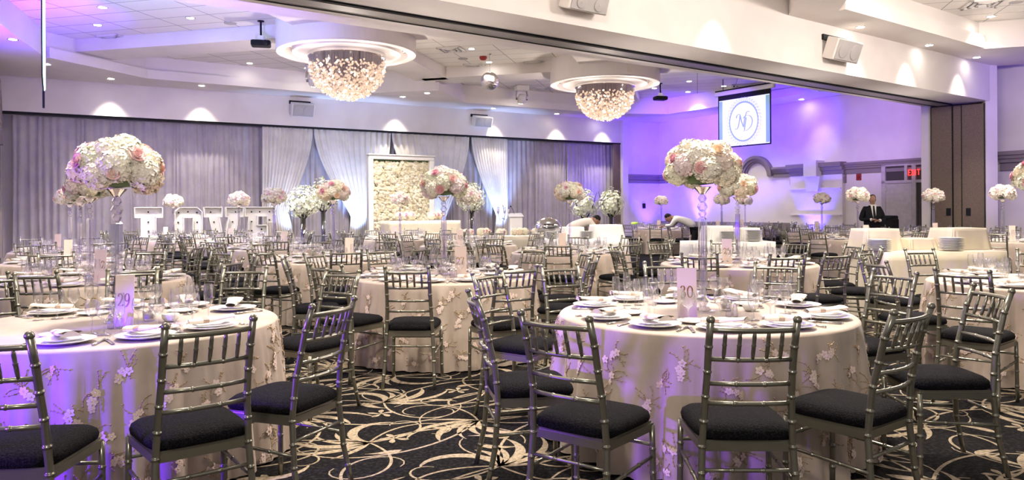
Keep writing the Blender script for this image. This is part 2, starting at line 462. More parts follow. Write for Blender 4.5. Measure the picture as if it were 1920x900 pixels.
# jambs
def col_px(name, D0, px0, px1, depth, z1=HZ):
    a, c = G(px0, D0), G(px1, D0)
    q = [a, c, c + V * depth, a + V * depth]
    mb = MB(); mb.poly([(p.x, p.y) for p in q], 0, z1); return struct(mb.obj(name, M['wall']))
JD = (BK - FR).normalized()
q = [G(1849, 18.25), G(1871, 18.35), G(1871, 18.35) + V * 1.2 + U * .5, G(1849, 18.25) + U * .35 + V * .3]
mb = MB(); mb.poly([(p.x, p.y) for p in q], 0, SZ); struct(mb.obj('wall_jamb', M['wall']))
q = [G(1728, 19.1), G(1746, 19.1), G(1750, 19.6), G(1735, 19.9)]
mb = MB(); mb.poly([(p.x, p.y) for p in q], 0, HZ); struct(mb.obj('wall_jamb_far', M['wall']))
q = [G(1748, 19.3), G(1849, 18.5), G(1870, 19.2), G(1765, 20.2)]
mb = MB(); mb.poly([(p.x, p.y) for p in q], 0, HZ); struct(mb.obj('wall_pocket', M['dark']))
# folded partition panels in the pocket
A, Bp = G(1848, 18.35), G(1746, 19.12)
dl = (Bp - A); L = dl.length; dl.normalize(); nn = Vector((-dl.y, dl.x, 0))
if nn.x > 0: nn = -nn
def fp(px): return (on_line(A, dl, px) - A).dot(dl)
segs = [(1847, 1805.5), (1804.5, 1789.5), (1787, 1748.5)]
for k, (x0, x1) in enumerate(segs):
    t = thing('partition_panel', ('wide brown fabric partition panel next to the outer pilaster', 'narrow brown fabric partition panel between the two wide ones', 'wide brown fabric partition panel next to the grey doorway')[k], 'partition', A, 0, 'folding partition panels')
    s0, s1 = fp(x0), fp(x1)
    mb = MB(); wbox(mb, Vector((0, 0, 0)), dl, nn, s0, s1, .03, HZ - .06, 0, .09); mb.obj('fabric_board', M['panel'], t)
    mb = MB(); wbox(mb, Vector((0, 0, 0)), dl, nn, s0 - .012, s0 + .002, .03, HZ - .05, -.01, .10); wbox(mb, Vector((0, 0, 0)), dl, nn, s1 - .002, s1 + .012, .03, HZ - .05, -.01, .10); mb.obj('edge_strip', M['black'], t)
    if k != 1:
        sh = fp(1817 if k == 0 else 1780)
        mb = MB(); wbox(mb, Vector((0, 0, 0)), dl, nn, sh - .05, sh + .05, zof(A, 404), zof(A, 390), .09, .11); mb.obj('pull_plate', M['black'], t)
# cornice of the near hall's end wall
mb = MB(); a = ra(1871); cornice(mb, CO, RW, RN, a + .1, a + 6, 2.80, 1.4)
struct(mb.obj('trim_9', M['cornice']))

# ---- ceilings
def prism(mb, pts, z0, z1, mi=0): mb.poly([(p[0], p[1]) for p in pts], z0, z1, mi)
mb = MB(); mb.poly([(-16, 1.5), (22, 1.5), (22, 33), (-16, 33)], TZ, TZ + .1)
struct(mb.obj('ceiling', M['tile']))
# low soffit border round the far hall
inner = [at(20, 60, SZ), at(87, 109, SZ), at(273, 148, SZ), at(640, 178, SZ), at(740, 172, SZ), at(817, 170, SZ), at(868, 193, SZ), at(1122, 212, SZ), at(1177, 213, SZ), at(1258, 214, SZ), at(1538, 172, SZ)]
inner.append(inner[-1] + Vector((1.6, -.9, 0)))
outer = []
wallback = lambda p: BL + UB * ((p - BL).dot(UB)) - VB * 0.0
mb = MB()
LWall = BL - UB * .35
outer_pts = [LWall - V * 6 + Vector((0, 0, 0)), LWall + V * 0, LWall + VB * .02]
def soff(seg_in, seg_out, z0=SZ, z1=TZ):
    mb.poly([(p.x, p.y) for p in (seg_in[0], seg_in[1], seg_out[1], seg_out[0])], z0, z1)
outs = [LWall - V * 9, LWall - V * 4.5, LWall, wallback(inner[3]), wallback(inner[4]), wallback(inner[5]), wallback(inner[6]), wallback(inner[7]), wallback(inner[8]), CO, CO + RW * ((inner[10] - CO).dot(RW)), CO + RW * ((inner[11] - CO).dot(RW) + .3)]
outs[2] = LWall + Vector((.1, 0, 0))
for i in range(len(inner) - 1):
    soff((inner[i], inner[i + 1]), (outs[i], outs[i + 1]))
# beam side border
p0, p1 = at(380, 9, SZ), at(1340, 141, SZ)
dd = (p1 - p0).normalized()
soff((p0 - dd * 6, p1 + dd * 6), (p0 - dd * 6 - NB * 3.2, p1 + dd * 6 - NB * 3.2))
# small inner ledge above the lip, set back behind it
struct(mb.obj('ceiling_soffit', M['soffit']))
mb = MB()
dA, dB_ = Vector((math.cos(R(-14)), math.sin(R(-14)), 0)), Vector((math.cos(R(76)), math.sin(R(76)), 0))
C1, C2 = at(651, 98, SZ), at(1134, 156, SZ)
def strip(c, d, a0, a1, w=1.0):
    nrm = Vector((-d.y, d.x, 0))
    q = [c + d * a0 - nrm * w / 2, c + d * a1 - nrm * w / 2, c + d * a1 + nrm * w / 2, c + d * a0 + nrm * w / 2]
    prism(mb, q, XZ, TZ + .02)
strip(C1, dA, -7.2, 4.6); strip(C1, dB_, -4.2, 5.4); strip(C2, dA, -5.2, 3.6); strip(C2, dB_, -3.8, 6.0)
struct(mb.obj('ceiling_crossbeam', M['soffit']))
# ledge lines
mb = MB()
cen = sum(inner[2:4], Vector((0, 0, 0))) / 2
for i in (1, 2, 5, 6, 9):
    a, c = inner[i], inner[i + 1]
    d = (c - a).normalized(); nrm = Vector((d.y, -d.x, 0))
    mb.poly([(p.x, p.y) for p in (a, c, c + nrm * .1, a + nrm * .1)], SZ - .0, SZ + .24)
struct(mb.obj('ceiling_lip', M['soffit']))
# near hall soffit beside the beam
mb = MB()
q = [at(1477, 33, SZ), at(1493, 0, SZ), at(1493, 0, SZ) - dB_ * 5, at(1573, 20, SZ) - dB_ * 6, at(1573, 20, SZ), at(1836, 92, SZ), at(1920, 87, SZ), Vector((15.5, 15.2, 0)), Vector((14.6, 17.4, 0)), f1]
mb.poly([(p.x, p.y) for p in q], SZ, TZ + .02)
a, c = at(1573, 20, SZ), at(1836, 92, SZ)
d = (c - a).normalized(); nrm = Vector((d.y, -d.x, 0))
mb.poly([(p.x, p.y) for p in (a, c, c + nrm * .12, a + nrm * .12)], SZ, SZ + .27)
struct(mb.obj('ceiling_soffit_near', M['soffit']))
# drums over the chandeliers
def drum(c, k):
    mb = MB()
    T = Matrix.Translation((c.x, c.y, 0))
    mb.lathe([(1.5, TZ), (1.5, SZ - .02), (1.49, SZ - .05), (1.32, SZ - .05), (1.32, SZ + .16), (1.16, SZ + .16), (1.16, SZ - .05), (0.02, SZ - .05)], 72, 0, T, False)
    struct(mb.obj('ceiling_drum', M['soffit']))
    for i in range(9):
        w = 2 * PI * (i + .3) / 9
        t = MB(); t.lathe([(.001, .07), (.05, .07), (.055, 0), (.035, -.03), (.001, -.035)], 12)
        tag(t.obj('drum_spotlight', M['mirror'], None, (c.x + 1.24 * math.cos(w), c.y + 1.24 * math.sin(w), SZ + .06)), 'small silver spotlight in the ring slot round the %s chandelier' % ('larger front' if k == 0 else 'smaller rear'), 'spotlight', 'spotlights in the %s ring slot' % ('front' if k == 0 else 'rear'))
drum(C1, 0); drum(C2, 1)
# left wall with tall arched casing
mb = MB(); q0 = LWall + UB * -.05
mb.poly([(p.x, p.y) for p in (q0 + V * .8, q0 - V * 14, q0 - V * 14 - U * .3, q0 + V * .8 - U * .3)], 0, 5.6)
struct(mb.obj('wall_left', M['wall']))
# arched casing standing on the left
pc = G(6, 17.6)
mb = MB()
def casing(s_, t_):
    k = int(round(t_ * 4))
    w = PI * s_
    rr, tt = ((.0, 0), (.42, 0), (.42, .25), (.30, .25), (.30, 0))[k] if k else (.42, 0)
    p = pc - V * 1.0 + V * (-math.cos(w) * (rr + .6) + .6)
    return (p.x + U.x * tt - .35, p.y + U.y * tt, 3.66 + math.sin(w) * (rr + .6))
mb.grid(casing, 20, 4, sm=False)
mb.box((pc.x - .25, pc.y + .0, 1.55), (.30, .30, 3.1), 0, A31)
mb.box((pc.x - .25, pc.y + .0, 3.2), (.42, .42, .35), 0, A31)
mb.box((pc.x - .25, pc.y + .0, .9), (.38, .38, 1.1), 0, A31)
mb.box((pc.x - .22, pc.y + .0, 3.95), (.30, .30, 1.2), 0, A31)
struct(mb.obj('wall_left_casing', M['cornice']))

# ------------------------------------------------------------------ ceiling fittings
def downlight(px, py, z, note, spot=True, e=55, warm=True, size=1.25):
    p = at(px, py, z)
    t = thing('downlight', 'small bright recessed downlight ' + note, 'downlight', p, 0, 'recessed downlights')
    r = .075
    mb = MB(); mb.lathe([(r * 1.35, -.004), (r * 1.35, -.014), (r, -.014), (r, -.004)], 18, 0, None, False); mb.obj('trim_ring', M['steel'], t)
    mb = MB(); mb.lathe([(r, -.008), (r * .5, -.016), (.001, -.018)], 16); mb.obj('lens', M['lamp'], t)
    if spot:
        ld = bpy.data.lights.new('downlight_beam', 'SPOT'); ld.energy = e; ld.spot_size = size; ld.spot_blend = .6
        ld.color = (1, .90, .76) if warm else (1, .95, .9); ld.shadow_soft_size = .07
        lo = bpy.data.objects.new('downlight_beam', ld); COL.objects.link(lo); lo.location = p + Vector((0, 0, -.03))
    return p
DL = [(192, 13, TZ, 'nearest the top edge on the lilac tiles', 0), (183, 46, TZ, 'second in the row beside the hanging side screen', 0), (176, 74, TZ, 'beside the square vent near the side screen', 0),
      (357, 33, TZ, 'upper of two in the middle of the lilac tiles', 0), (335, 64, TZ, 'lower of two in the middle of the lilac tiles', 0), (507, 51, TZ, 'next to the projector pole by the front drum', 9),
      (468, 118, TZ, 'in the tiled bay beyond the white projector', 9), (576, 127, TZ, 'beside the moving head lamp near the front chandelier', 9),
      (884, 91, TZ, 'beside the uppermost centre vent', 0), (853, 126, TZ, 'in the centre bay near its lower corner', 0), (917, 116, TZ, 'just behind the mirror ball rod', 0), (1040, 117, TZ, 'beside the vent by the rear drum', 0),
      (801, 174, SZ, 'on the soffit point between front chandelier and mirror ball', 1), (755, 181, SZ, 'low on the soffit above the flower wall', 1), (955, 169, TZ, 'between mirror ball and moving head lamp', 9), (1028, 177, TZ, 'in the rear bay beside the small vents', 9),
      (925, 203, SZ, 'above the smaller wall speaker', 9), (1044, 213, SZ, 'on the back soffit below the rear chandelier', 9), (1130, 220, SZ, 'on the back soffit beneath the rear chandelier tip', 9),
      (1292, 152, TZ, 'upper of two on the blue tiles by the rear projector', 0), (1290, 172, TZ, 'lower of two on the blue tiles by the rear projector', 0), (1227, 165, TZ, 'beside the rear projector pole', 0), (1231, 185, TZ, 'under the rear projector', 0),
      (1357, 161, TZ, 'above the projection screen', 0), (1503, 186, SZ, 'on the violet soffit beside the projection screen', 9),
      (1613, 50, SZ, 'first of three along the near soffit', 4), (1742, 84, SZ, 'second of three along the near soffit', 9), (1831, 107, SZ, 'last of three along the near soffit', 9), (1858, 30, TZ, 'on the near tiles beside the large vent', 0),
      (24, 73, SZ, 'on the violet soffit beside the side screen', 3), (88, 120, SZ, 'behind the lower end of the side screen', 1), (208, 147, SZ, 'above the first drape', 9), (378, 160, SZ, 'above the second drape', 9)]
SPOTS = []
for (px, py, z, note, k) in DL:
    SPOTS.append((downlight(px, py, z, note, k != 9, (75, 70, 60, 40, 50, 0, 0, 0, 0, 0)[k] * (1 if z == SZ else 1.7), True, 1.9 if z == TZ else 1.0), k))
# wall washers along the header, just off the wall
def spot(p, tgt, e, col, size=.9, blend=.7, soft=.06):
    ld = bpy.data.lights.new('wash_or_fill_spot', 'SPOT'); ld.energy = e; ld.spot_size = size; ld.spot_blend = blend; ld.color = col; ld.shadow_soft_size = soft
    lo = bpy.data.objects.new('wash_or_fill_spot', ld); COL.objects.link(lo); lo.location = p
    d = Vector(tgt) - Vector(p)
    lo.rotation_euler = d.to_track_quat('-Z', 'Y').to_euler()
    return lo
for px in (208, 378, 742, 925, 1044, 1130):
    p = on_line(BL, UB, px) - VB * .38
    spot(p + Vector((0, 0, SZ - .03)), p + VB * .06 + Vector((0, 0, 3.2)), 170, (1, .88, .74), 1.32, 1, .04)
for px in (1340, 1600, 1700, 1797):
    p = on_line(FR, DB, px) - NB * .30
    spot(p + Vector((0, 0, SZ - .03)), p + NB * .06 + Vector((0, 0, 3.2)), 85, (1, .9, .78), 1.32, 1, .04)

def vent(px, py, note, s=.55, z=TZ, m='vent'):
    t = thing('ceiling_vent', 'square ceiling air vent ' + note, 'vent', at(px, py, z) + Vector((0, 0, -.001)), R(-14), 'ceiling air vents')
    mb = MB()
    for k in (1, .66, .33):
        h = s * k / 2
        for i in range(4):
            w = PI / 2 * i
            c = (math.cos(w) * h, math.sin(w) * h, -.02 - .015 * (1 - k))
            mb.box(c, (.05 if i % 2 == 0 else 2 * h + .05, 2 * h + .05 if i % 2 == 0 else .05, .03), 0)
    mb.obj('louvre', M[m], t)
    mb = MB(); mb.box((0, 0, -.004), (s, s, .006)); mb.obj('duct_opening', M['black'], t)
vent(217, 70, 'on the lilac tiles near the side screen'); vent(846, 92, 'nearest the beam in the centre bay'); vent(891, 122, 'in the centre bay above the mirror ball', .5); vent(1003, 118, 'in the centre bay beside the rear drum', .5)
vent(1018, 165, 'in the rear bay beside the moving head lamp', .5); vent(1064, 180, 'in the rear bay under the rear drum', .5, m='cornice'); vent(1391, 160, 'dark teal one above the projection screen', .6); vent(1845, 6, 'on the near tiles at the top edge', .6)
for (px, py, note) in ((432, 43, 'above the projector pole'), (256, 70, 'beside the vent on the lilac tiles'), (868, 110, 'in the centre bay'), (1906, 3, 'on the near tiles at the corner')):
    t = MB(); t.lathe([(.13, 0), (.13, -.015), (.11, -.02), (.001, -.02)], 24, 0, None, False)
    tag(t.obj('ceiling_speaker', M['grille'], None, at(px, py, TZ)), 'round flush ceiling speaker ' + note, 'ceiling speaker', 'round ceiling speakers')
mb = MB(); mb.lathe([(.10, 0), (.10, -.05), (.07, -.09), (.001, -.1)], 18)
tag(mb.obj('smoke_detector', M['red'], None, at(906, 106, TZ)), 'dark red round detector on tiles beside the mirror ball rod', 'detector')

# chandeliers
def chandelier(c, s, label, seed):
    r_ = random.Random(seed)
    zt = SZ - .05
    t = thing('chandelier', label, 'chandelier', (c.x, c.y, zt), 0, 'crystal bead chandeliers')
    mb = MB(); mb.lathe([(.001, -.0), (.84 * s, -.0), (.84 * s, -.07), (.80 * s, -.08), (.001, -.08)], 60, 0, None, False); mb.obj('ceiling_plate', M['mirror'], t)
    rods, beads, hot = MB(), MB(), MB()
    for i in range(1800):
        rr = math.sqrt(r_.random()) * .82
        w = r_.random() * 2 * PI
        full = .90 * math.sqrt(max(0, 1 - (rr / .86) ** 2)) * .92 + .10
        dz = full * (r_.random() ** .30) if rr < .72 else full * r_.uniform(.35, 1)
        x, y = rr * s * math.cos(w), rr * s * math.sin(w)
        z = -.08 - dz * s
        rods.tube([(x, y, -.08), (x, y, z)], .0022, 3, 0, False)
        tgt = hot if r_.random() < .13 else beads
        tgt.ball((x, y, z), .024, 6)
    rods.obj('rods', M['rod'], t)['kind'] = 'stuff'
    beads.obj('beads', M['bead'], t)['kind'] = 'stuff'
    hot.obj('lit_beads', M['bead_hot'], t)['kind'] = 'stuff'
    for k in range(6):
        ld = bpy.data.lights.new('chandelier_glow', 'POINT'); ld.energy = 5; ld.color = (1, .86, .76); ld.shadow_soft_size = .06
        lo = bpy.data.objects.new('chandelier_glow', ld); COL.objects.link(lo); lo.location = (c.x + 1.24 * math.cos(k * 1.05), c.y + 1.24 * math.sin(k * 1.05), zt - .35)
chandelier(C1, 1.0, 'larger front crystal bead chandelier glowing warm under the ceiling drum', 3)
chandelier(C2, .98, 'smaller rear crystal bead chandelier near the back drapes', 4)
for c_, e_ in ((C1, 75), (C2, 60)):  # added fill point floating below each chandelier, not a lamp of its own
    ld = bpy.data.lights.new('under_chandelier_fill', 'POINT'); ld.energy = e_; ld.color = (1, .86, .76); ld.shadow_soft_size = .12
    lo = bpy.data.objects.new('under_chandelier_fill', ld); COL.objects.link(lo); lo.location = (c_.x, c_.y, SZ - 1.9)
# mirror ball
p = at(918, 101, TZ)
t = thing('mirror_ball', 'mirrored disco ball hanging on a thin rod between the chandeliers', 'disco ball', p)
mb = MB(); mb.ball((0, 0, -.71), .236, 40, 0, False); mb.obj('mirror_sphere', M['ball'], t)
mb = MB(); mb.tube([(0, 0, 0), (0, 0, -.48)], .006, 6); mb.lathe([(.05, 0), (.05, -.04), (.001, -.04)], 12); mb.obj('hanging_rod', M['steel'], t)
def moving_head(px, py, label):
    p = at(px, py, TZ)
    t = thing('moving_head_lamp', label, 'stage light', p, R(20), 'moving head lamps')
    mb = MB(); mb.rbox((0, 0, -.10), (.42, .34, .18), .02); mb.obj('lamp_base', M['spk'], t)
    mb = MB(); mb.tube([(-.17, 0, -.18), (-.2, 0, -.36), (-.17, 0, -.48)], .03, 8); mb.tube([(.17, 0, -.18), (.2, 0, -.36), (.17, 0, -.48)], .03, 8); mb.obj('yoke', M['mirror'], t)
    mb = MB(); mb.lathe([(.001, .13), (.10, .12), (.15, 0), (.13, -.14), (.09, -.17)], 18, 0, Matrix.Translation((0, 0, -.42)) @ Matrix.Rotation(R(25), 4, 'X')); mb.obj('lamp_head', M['spk'], t)
    mb = MB(); mb.ball((0, 0, 0), (.085, .085, .03), 14, 0, True, Matrix.Translation((0, 0, -.42)) @ Matrix.Rotation(R(25), 4, 'X') @ Matrix.Translation((0, 0, -.165))); mb.obj('lamp_lens', M['lamp'], t)
moving_head(588, 122, 'white moving head lamp partly behind the front chandelier'); moving_head(978, 160, 'white moving head lamp hanging beside the mirror ball')
def projector(px, py, label):
    p = at(px, py, TZ)
    t = thing('projector', label, 'projector', p, R(15), 'ceiling projectors')
    mb = MB(); mb.lathe([(.07, 0), (.07, -.02), (.02, -.025), (.02, -.34), (.001, -.34)], 12); mb.obj('ceiling_pole', M['black'], t)
    mb = MB(); mb.rbox((0, 0, -.36), (.12, .12, .08), .01); mb.rbox((0, 0, -.42), (.24, .2, .04), .01); mb.obj('mount_bracket', M['white'], t)
    mb = MB(); mb.rbox((0, 0, -.49), (.40, .30, .12), .02); mb.lathe([(.001, 0), (.045, 0), (.05, .06), (.04, .07), (.001, .05)], 16, 0, Matrix.Translation((.1, -.15, -.49)) @ Matrix.Rotation(R(90), 4, 'X')); mb.obj('projector_body', M['black'], t)
    mb = MB(); mb.tube([(.06, 0, -.34), (.16, .02, -.38), (.22, 0, -.45), (.18, 0, -.52)], .006, 6); mb.obj('cable', M['white'], t)
projector(489, 39, 'black ceiling projector on a pole beside the front drum'); projector(1238, 156, 'black ceiling projector on a pole beside the rear drum')

def wall_speaker(px0, px1, py0, py1, P0, d, nrm, label):
    a = on_line(P0, d, px0); c = on_line(P0, d, px1); m = (a + c) / 2; w = (c - a).length
    z0, z1 = zof(m, py1), zof(m, py0)
    z1 = min(z1, 5.3); h = z1 - z0
    t = thing('wall_speaker', label, 'speaker', m + Vector((0, 0, (z0 + z1) / 2)), math.atan2(d.y, d.x), 'tilted wall speakers')
    T = Matrix.Translation((0, -.18, 0)) @ Matrix.Rotation(R(20), 4, 'X')
    mb = MB(); mb.box((-.03, .12, h * .40), (w * .95, .32, h * .22)); mb.obj('mounting_recess', M['black'], t)
    mb = MB(); mb.rbox((0, 0, -.04), (w, .24, h * .84), .015, 0, 0, T); mb.obj('cabinet', M['spk'], t)
    mb = MB(); mb.rbox((0, -.125, -.04), (w * .92, .02, h * .76), .008, 0, 0, T)
    for sx in (-1, 1): mb.lathe([(h * .30, 0), (h * .30, .012), (h * .28, .014), (h * .10, .006), (.001, .016)], 24, 0, T @ Matrix.Translation((sx * w * .22, -.134, -.04)) @ Matrix.Rotation(R(90), 4, 'X'))
    mb.obj('grille', M['grille'], t)
wall_speaker(544, 586, 190, 219, BL, UB, -VB, 'tilted grey speaker on the header above the ivory drapes')
wall_speaker(884, 917, 215, 238, BL, UB, -VB, 'tilted grey speaker on the header beside the blue uplight')
wall_speaker(1543, 1590, 70, 117, FR, DB, -NB, 'tilted grey speaker in the middle of the large beam')
wall_speaker(1047, 1119, -14, 24, FR, DB, -NB, 'tilted grey speaker on the beam, cut off at the top edge')

# ------------------------------------------------------------------ brush strokes for lettering on cards and screens
def brush(mb, pts, w, M_=None, z=0.0, mi=0, wide=None):      # smooth tapered line through 2-D points, in the XZ plane of its sheet
    P = []
    n = len(pts)
    for i in range(n - 1):
        p0, p1, p2, p3 = pts[max(i - 1, 0)], pts[i], pts[i + 1], pts[min(i + 2, n - 1)]
        for k in range(6):
            t = k / 6
            P.append(tuple(.5 * ((2 * p1[j]) + (-p0[j] + p2[j]) * t + (2 * p0[j] - 5 * p1[j] + 4 * p2[j] - p3[j]) * t * t + (-p0[j] + 3 * p1[j] - 3 * p2[j] + p3[j]) * t ** 3) for j in (0, 1)))
    P.append(pts[-1])
    vs, fs = [], []
    m = len(P)
    for i, p in enumerate(P):
        a, c = P[max(i - 1, 0)], P[min(i + 1, m - 1)]
        dx, dy = c[0] - a[0], c[1] - a[1]
        L = math.hypot(dx, dy) or 1
        nx, ny = -dy / L, dx / L
        ww = w * (.35 + .75 * abs(dy / L) ** 1.3) * (1 if 0 < i < m - 1 else .5)
        vs += [(p[0] + nx * ww, z, p[1] + ny * ww), (p[0] - nx * ww, z, p[1] - ny * ww)]
    for i in range(m - 1): fs.append((2 * i, 2 * i + 1, 2 * i + 3, 2 * i + 2))
    mb.add(vs, fs, mi, False, M_)
DIG = {
    '0': [[(.5, 1), (.16, .78), (.1, .5), (.18, .2), (.5, 0), (.84, .2), (.9, .5), (.84, .8), (.5, 1)]],
    '1': [[(.3, .8), (.52, 1), (.52, .02)], [(.3, 0), (.74, 0)]],
    '2': [[(.12, .74), (.24, .95), (.52, 1), (.8, .84), (.78, .58), (.48, .26), (.1, .02)], [(.1, .02), (.5, .02), (.92, .03), (.95, .14)]],
    '3': [[(.15, .82), (.34, .98), (.62, .98), (.78, .8), (.66, .6), (.4, .53)], [(.4, .53), (.72, .48), (.88, .26), (.74, .04), (.42, -.04), (.1, .06)]],
    '5': [[(.88, 1), (.34, 1)], [(.34, 1), (.24, .58)], [(.24, .58), (.58, .62), (.86, .44), (.84, .14), (.52, -.04), (.12, .04)]],
    '7': [[(.1, .86), (.14, 1), (.9, 1)], [(.9, 1), (.62, .5), (.4, 0)]],
    '9': [[(.86, .66), (.72, .95), (.44, 1), (.18, .84), (.16, .56), (.4, .38), (.7, .46), (.86, .66), (.8, .32), (.56, .06), (.26, -.08)]],
}
def number(mb, text, x, z, h, w, y, th, T=None):
    for k, ch in enumerate(text):
        for st in DIG[ch]:
            brush(mb, [(x + (k + q[0] * .85) * w, z + q[1] * h) for q in st], th, T, y)

# projection screen with the monogram
def screen():
    pl, pr = G(1348, 23.6), G(1447, 22.0)
    d = (pr - pl); w = d.length; d.normalize()
    zb, zt = 3.30, 4.95
    t = thing('projection_screen', 'white projection screen showing a teal N D monogram, hanging by the violet wall', 'projection screen', (pl + pr) / 2 + Vector((0, 0, zb)), math.atan2(d.y, d.x))
    h = zt - zb
    mb = MB(); mb.box((0, 0, h / 2), (w, .012, h)); mb.obj('border', M['black'], t)
    mb = MB(); mb.box((0, -.008, h / 2 - .06), (w - .09, .008, h - .20)); mb.obj('picture_area', M['screen'], t)
    mb = MB(); mb.rbox((0, 0, h + .06), (w + .26, .12, .13), .02); mb.obj('roller_case', M['spk'], t)
    mb = MB(); mb.box((0, .02, h + .15), (w + .2, .1, .04))
    for s in (-1, 1): mb.tube([(s * w * .4, 0, h + .1), (s * w * .4, 0, TZ - zb)], .012, 6)
    mb.obj('hanger', M['black'], t)
    mb = MB(); y = -.0135; cx_, cz = 0, h / 2 - .06
    rx, rz = .58, .66
    for s in (-1, 1): mb.add([(s * .80, y, cz - .70), (s * .93, y, cz - .70), (s * .93, y, cz + .70), (s * .80, y, cz + .70)], [(0, 1, 2, 3)], 0, False)
    ring = lambda r0, r1: mb.grid(lambda s_, t_: (rx * (r0 + (r1 - r0) * t_) * math.cos(2 * PI * s_), y - .001, cz + rz * (r0 + (r1 - r0) * t_) * math.sin(2 * PI * s_)), 60, 1, sm=False, closed=True)
    ring(.86, .94)
    for i in range(40):
        a = 2 * PI * i / 40
        for (rr, q) in ((1.0, .030), (1.09, .022)):
            x, z = rx * rr * math.cos(a + (rr - 1)), cz + rz * rr * math.sin(a + (rr - 1))
            pts = [(x + q * math.cos(b_), z + q * math.sin(b_)) for b_ in [k * PI / 4 for k in range(9)]]
            brush(mb, pts, .007, None, y - .002)
    # N and D
    S = .52
    N = [[(-.02, .72), (.03, .88), (.16, .96), (.26, .92)], [(.26, .92), (.20, .5), (.10, .14), (-.02, .04), (-.10, .10)], [(.26, .92), (.36, .5), (.50, .12)], [(.50, .12), (.58, .6), (.70, .98), (.82, 1.08), (.92, 1.02)]]
    Dm = [[(.70, .72), (.62, .3), (.56, -.08)], [(.46, .66), (.66, .82), (.95, .78), (1.12, .5), (1.02, .14), (.74, -.08), (.44, -.10)]]
    for st in N + Dm:
        brush(mb, [((q[0] - .5) * S * 1.0, cz - .26 + q[1] * S * .95 + .02) for q in st], .020, None, y - .003)
    mb.obj('projected_monogram', M['screen_ink'], t)
screen()
# side screen seen edge on
p = G(83, 13.0); d = (G(80, 11.0) - p).normalized()
t = thing('projection_screen', 'projection screen seen edge on as a thin bright cyan line', 'projection screen', p + Vector((0, 0, 3.28)), math.atan2(d.y, d.x))
mb = MB(); mb.box((1.0, 0, 1.1), (2.0, .02, 1.8)); mb.obj('border', M['black'], t)
mb = MB(); mb.box((1.0, .016, 1.12), (1.9, .012, 1.75)); mb.box((.0, 0.01, 1.12), (.012, .045, 1.7)); mb.obj('picture_area', M['cyan'], t)
mb = MB(); mb.box((-.0, 0, .1), (.05, .035, .30)); mb.obj('bottom_bar', M['black'], t)
mb = MB(); mb.rbox((1.0, -.05, 2.02), (2.2, .16, .16), .03); mb.obj('roller_case', M['spk'], t)

# ------------------------------------------------------------------ drapes on the back wall
def aw(px, off=.3): return (on_line(BL + VB * off, UB, px) - (BL + VB * off)).dot(UB)
def curtain(px0, px1, label, off=.42, z0=.04, z1=HZ - .06, m='curtain', seed=0, amp=.045, pitch=.17):
    r_ = random.Random(seed)
    a0, a1 = aw(px0, off), aw(px1, off)
    n = int((a1 - a0) / pitch) + 1
    ph = [0]
    for i in range(n): ph.append(ph[-1] + r_.uniform(.55, 1.45))
    ph = [q / ph[-1] for q in ph]
    am = [r_.uniform(.5, 1.25) for _ in range(n)]
    sh = [r_.uniform(-.5, .5) for _ in range(n)]
    nu = n * 8; P0 = BL + VB * off
    o = P0 + UB * ((a0 + a1) / 2)
    def f(s_, t_):
        k = min(n - 1, int(s_ * n)); lo, hi = ph[k], ph[k + 1]
        loc = s_ * n - k
        a = a0 + (lo + (hi - lo) * loc) * (a1 - a0)
        w = math.sin(2 * PI * loc + sh[k] * t_ * 1.3 + k * 0)
        dpt = amp * am[k] * w * (.55 + .6 * t_)
        p = P0 + UB * (a + .01 * math.sin(5 * t_ + k)) - VB * dpt
        return (p.x - o.x, p.y - o.y, z1 + (z0 - z1) * t_)
    mb = MB(); mb.grid(f, nu, 6, sm=True)
    ob = mb.obj('curtain', M[m], None, (o.x, o.y, 0))
    return tag(ob, label, 'curtain', 'pleated drapes on the back wall')
curtain(24, 295, 'lilac grey pleated drape at the far corner behind the line of tall bouquets', seed=1)
curtain(294.5, 492.5, 'lilac grey pleated drape behind the white marquee letters', seed=2)
curtain(494, 742, 'lilac grey pleated drape behind the ivory swags by the blossom trees', seed=3)
curtain(744, 948, 'lilac grey pleated drape behind the flower wall', seed=4)
curtain(950, 1062, 'lilac grey pleated drape behind the lectern', seed=5)
curtain(1062.5, 1160, 'lilac grey pleated drape next to the brown end panel', seed=6)
